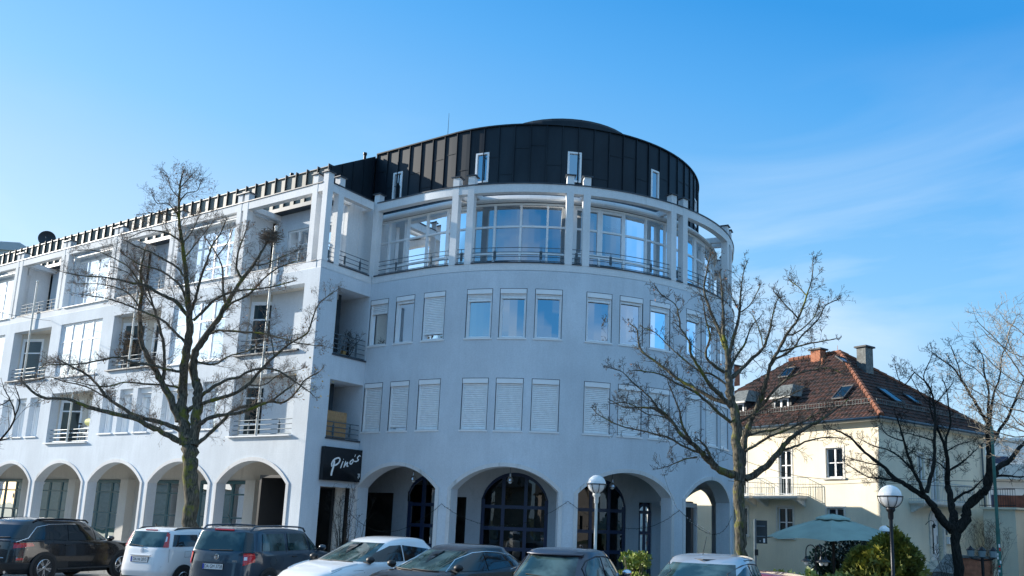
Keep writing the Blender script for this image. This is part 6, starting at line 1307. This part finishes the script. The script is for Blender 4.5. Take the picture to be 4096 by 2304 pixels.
# tangle of stems and planter on the upper recess balcony, bamboo screen on the lower one
t=twigbush('dried tangled plant on the upper recess balcony beside the tower',-.12,1.55,.85,.55,14,M_['bark2'],7,7.2,'dried_plant',(.3,.5))
t=thing('plant_pot','ochre planter behind the railing of the upper recess balcony','plant pot',(-.22,1.5,7.2)); m=MB(); m.lathe([(.0,0),(.11,0),(.15,.26),(.13,.26),(.0,.22)],(0,0,0),14); link('pot',m,P('ochre_clay',(.35,.22,.08),.8),t); 
m=MB(); m.tube([(0,0,.2),(.02,.03,.45)],.012,5); link('stem',m,M_['twig'],t)
m=MB()
for i in range(46): y=.93+i*.0205; m.tube([(-.12+.006*(i%2),y,4.33),(-.12+.006*((i+1)%2),y+.003*sin(i),5.27+.015*sin(i*2.1))],.0105,5)
for z in (4.6,4.95,5.15): m.tube([(-.105,.92,z),(-.105,1.87,z-.0)],.007,4)
tag(link('bamboo_screen',m,M_['bamboo'],None),'bamboo cane screen behind the railing of the lower recess balcony','screen')
# satellite dish
t=thing('satellite_dish','dark round satellite dish on the roof at the far left of the wing','satellite dish',(-24.1,2.4,14.95),R(55))
m=MB(); m.tube([(0,0,0),(0,0,.5)],.03,6); link('mast',m,M_['steel'],t)
m=MB(); rows=[]
for k in range(7):
    r=.42*k/6; rows.append([(r*cos(2*PI*i/24),-.12*(k/6)**2,.62+r*sin(2*PI*i/24)) for i in range(24)])
m.grid(rows,close=True); rows=[[(p[0]*1.0,p[1]+.02,p[2]) for p in r] for r in rows]; m.grid(rows,close=True); link('dish',m,P('dark_dish',(.02,.028,.04),.5),t); 
m=MB(); m.tube([(0,.0,.3),(0,-.4,.55)],.012,5); m.sphere((0,-.4,.58),.04,8); link('feed_arm',m,M_['steel'],t)
# pendant lamps under the tower arches
for th,z,w in ((-3.0,3.0,'first'),(26.6,3.02,'second, widest'),(55.0,2.96,'third')):
    p=FR(th,0,1.0); t=thing('pendant_lamp','small metal pendant lamp hanging under the %s tower arch from the left'%w,'pendant lamp',(p[0],p[1],z),0,'pendant lamps under the tower arches')
    m=MB(); m.tube([(0,0,.3),(0,0,3.74-z)],.01,4); link('rod',m,M_['steel'],t); m=MB(); m.lathe([(.0,.3),(.04,.28),(.05,.18),(.1,.1),(.11,.02),(.08,0)],(0,0,0),14); link('shade',m,M_['alloy'],t); m=MB(); m.sphere((0,0,.0),.06,10); link('bulb',m,M_['globe'],t)
p=(-1.6,1.0,3.12); t=thing('ceiling_lamp','flat round lamp under the ceiling of the wing arch next to the corner','pendant lamp',p); m=MB(); m.lathe([(0,.06),(.14,.05),(.14,0),(0,-.02)],(0,0,.5),16); link('shade',m,M_['globe'],t); m=MB(); m.tube([(0,0,.56),(0,0,.63)],.02,6); link('rod',m,M_['steel'],t)
# garland swags
m=MB(); m2=MB(); rng=random.Random(2); A_=[(-16,1.75,2.35),(11.6,2.2,1.9),(41.0,2.42,1.75),(70.6,2.3,1.65),(98.5,2.2,0)]
for (a,za,dz),(b,zb,_) in zip(A_,A_[1:]):
    n=40; pts=[]
    for i in range(n+1):
        u=i/n; s=4*u*(1-u); z=za+(zb-za)*u-s*.75; pts.append(FR(a+(b-a)*u,z+rng.uniform(-.01,.01),-.05-.02*rng.random()))
    m.tube(pts,.007,4)
    for p in pts[1:-1]:
        for k in range(1):
            d=Vector((rng.uniform(-1,1),rng.uniform(-1,1),rng.uniform(-1,1))).normalized()*.04; v=Vector(p); m2.poly(v,v+d+Vector((0,0,.01)),v+d*1.4,v+d-Vector((0,0,.015)))
t=thing('garland','thin dark leafy garland looped between the tower arches','garland'); link('cord',m,M_['bark2'],t); link('sprigs',m2,LF('garland_leaf',(.015,.035,.02),(.04,.07,.03)),t)['kind']='stuff'
# fairy lights hanging from the mossy tree
import_pts=[(13.05,-.2,3.5),(13.1,-.1,3.1),(13.2,0,2.7),(13.35,.2,2.2),(13.6,.5,1.9),(13.95,.9,1.62)]
t=thing('light_string','string of tiny clear lights dangling from the mossy tree before the last arch','string lights'); m=MB(); m.tube(import_pts,.004,3); link('cord',m,M_['black'],t); m=MB(); rng=random.Random(4)
for i in range(70):
    k=rng.uniform(0,4.99); j=int(k); p=Vector(import_pts[j]).lerp(Vector(import_pts[j+1]),k-j); m.sphere((p.x+rng.uniform(-.03,.03),p.y,p.z+rng.uniform(-.03,.03)),.008,5)
link('bulbs',m,M_['lampw'],t)['kind']='stuff'
# overhead wires
def wire(label,pts,r=.011):
    m=MB(); P3=[]
    for a,b in zip(pts,pts[1:]):
        for i in range(12): u=i/12; P3.append((a[0]+(b[0]-a[0])*u,a[1]+(b[1]-a[1])*u,a[2]+(b[2]-a[2])*u-.10*4*u*(1-u)))
    P3.append(pts[-1]); m.tube(P3,r,4); tag(link('overhead_wire',m,M_['black'],None),label,'wire',None)
wire('thin wire from the left edge to the wing facade above the second floor',[(-2.5,-17,6.9),(-10.5,-6.5,8.5),(-17.6,-.02,9.95)])
wire('thin wire from the tower to the clamp in front of the villa balcony',[(10.42,10.2,4.6),(13.3,10.4,3.62)])
wire('thin wire crossing the villa towards the right edge',[(13.3,10.4,3.62),(15.6,11.9,3.66),(24,17.5,3.9)])
wire('second thin wire crossing the villa just below the other one',[(10.3,11.6,3.5),(15.6,12.1,3.5),(24,18,3.62)])
# loggia odds and ends
t=thing('bicycle','dark bicycle standing inside the left first floor loggia of the wing','bicycle',(-15.1,.75,4.33),R(8))
for dx in (-.5,.5):
    m=MB(); m.tube([(dx+.33*cos(2*PI*i/24),0,.34+.33*sin(2*PI*i/24)) for i in range(25)],.018,5); w=link('wheel',m,M_['tyre'],t); m=MB()
    for i in range(10): m.tube([(dx,0,.34),(dx+.32*cos(2*PI*i/10),0,.34+.32*sin(2*PI*i/10))],.003,3)
    link('spokes',m,M_['steel'],w)
m=MB(); m.tube([(-.5,0,.34),(-.15,0,.8),(.4,0,.78),(.5,0,.34)],.016,5); m.tube([(-.15,0,.8),(-.02,0,.3),(.4,0,.78)],.016,5); m.tube([(-.5,0,.34),(-.02,0,.3)],.012,5); link('frame',m,M_['iron'],t)
m=MB(); m.tube([(.4,-.22,.98),(.38,0,1.0),(.4,.22,.98)],.013,5); m.tube([(.4,0,.78),(.38,0,1.0)],.013,5); link('handlebar',m,M_['iron'],t)
m=MB(); m.sphere((-.18,0,.9),.1,8,.4); m.tube([(-.15,0,.8),(-.18,0,.9)],.013,5); link('saddle',m,M_['iron'],t)
t=thing('rolled_mat','pale yellow rolled cushion lying on a white shelf in the left first floor loggia','cushion',(-13.95,.55,5.1)); m=MB(); m.tube([(-.45,0,.16),(.4,0,.16)],.15,14); link('roll',m,P('yellow_fabric',(.75,.72,.3),.8),t,smooth=True)
t=thing('balcony_shelf','white shelf rack standing in the left first floor loggia','shelf',(-14.0,.6,4.33))
for z in (.12,.4,.68): m=MB(); m.box(-.5,.45,-.14,.2,z,z+.03); link('shelf_board',m,M_['white'],t)
for x in (-.47,.42): m=MB(); m.box(x-.02,x+.02,.02,.06,0,.76); link('shelf_leg',m,M_['white'],t)
shrub('dry_climber','dry brown climbing plant filling the middle second floor loggia','plant',-11.9,.55,1.9,.55,1500,.06,P('dry_leaf_brown',(.12,.07,.04),.8,scale=6,col2=(.3,.19,.1)),seed=14,lump=10,zb=7.25)
# surroundings out of view, for reflections; last house added to bounce light onto villa
for i,(x,y,w,d,h,a) in enumerate(((-96,-62,30,12,7,6),(-58,-56,26,12,6.5,0),(-26,-52,24,12,7,-4),(6,-50,24,12,7.5,0),(38,-46,22,12,7,8),(58,-22,14,22,9,0),(-84,-40,26,12,7,14),(26.5,13,10,26,9,0))):
    t=thing('house','low house %s beyond the car park, showing only by reflected light'%(['far to the west','second from the west','third from the west','straight behind','to the east','at the eastern side','nearest the west end','east of the villa, added to bounce light onto it,'][i]),'house',(x,y,-.3),R(a),'houses behind the car park')
    m=MB(); m.box(0,w,0,d,-.5,h*.65); link('wall',m,P('house_render%d'%i,[(.3,.27,.22),(.36,.33,.3),(.22,.2,.19)][i%3] if i<7 else (.8,.77,.7),.9,var=.1),t)
    m=MB(); m.poly((-.4,-.4,h*.65),(w+.4,-.4,h*.65),(w+.4,d/2,h),(-.4,d/2,h)); m.poly((-.4,d+.4,h*.65),(w+.4,d+.4,h*.65),(w+.4,d/2,h),(-.4,d/2,h)); m.poly((-.4,-.4,h*.65),(-.4,d+.4,h*.65),(-.4,d/2,h)); m.poly((w+.4,-.4,h*.65),(w+.4,d+.4,h*.65),(w+.4,d/2,h)); link('roof',m,M_['slate'],t)
for i,(x,y,a) in enumerate(((29.5,-9,0),(33,-19,70),(-3,-31,140),(-24,-30,30),(14,-36,200))):
    c=copy_tree(TB); c.location=(x,y,-.4); c.rotation_euler=(0,0,R(a)); c['label']='bare tree behind the car park, seen only as a reflection (%s)'%('east of the cars','south east','south','south west','far south')[i]; c['group']='trees behind the car park'
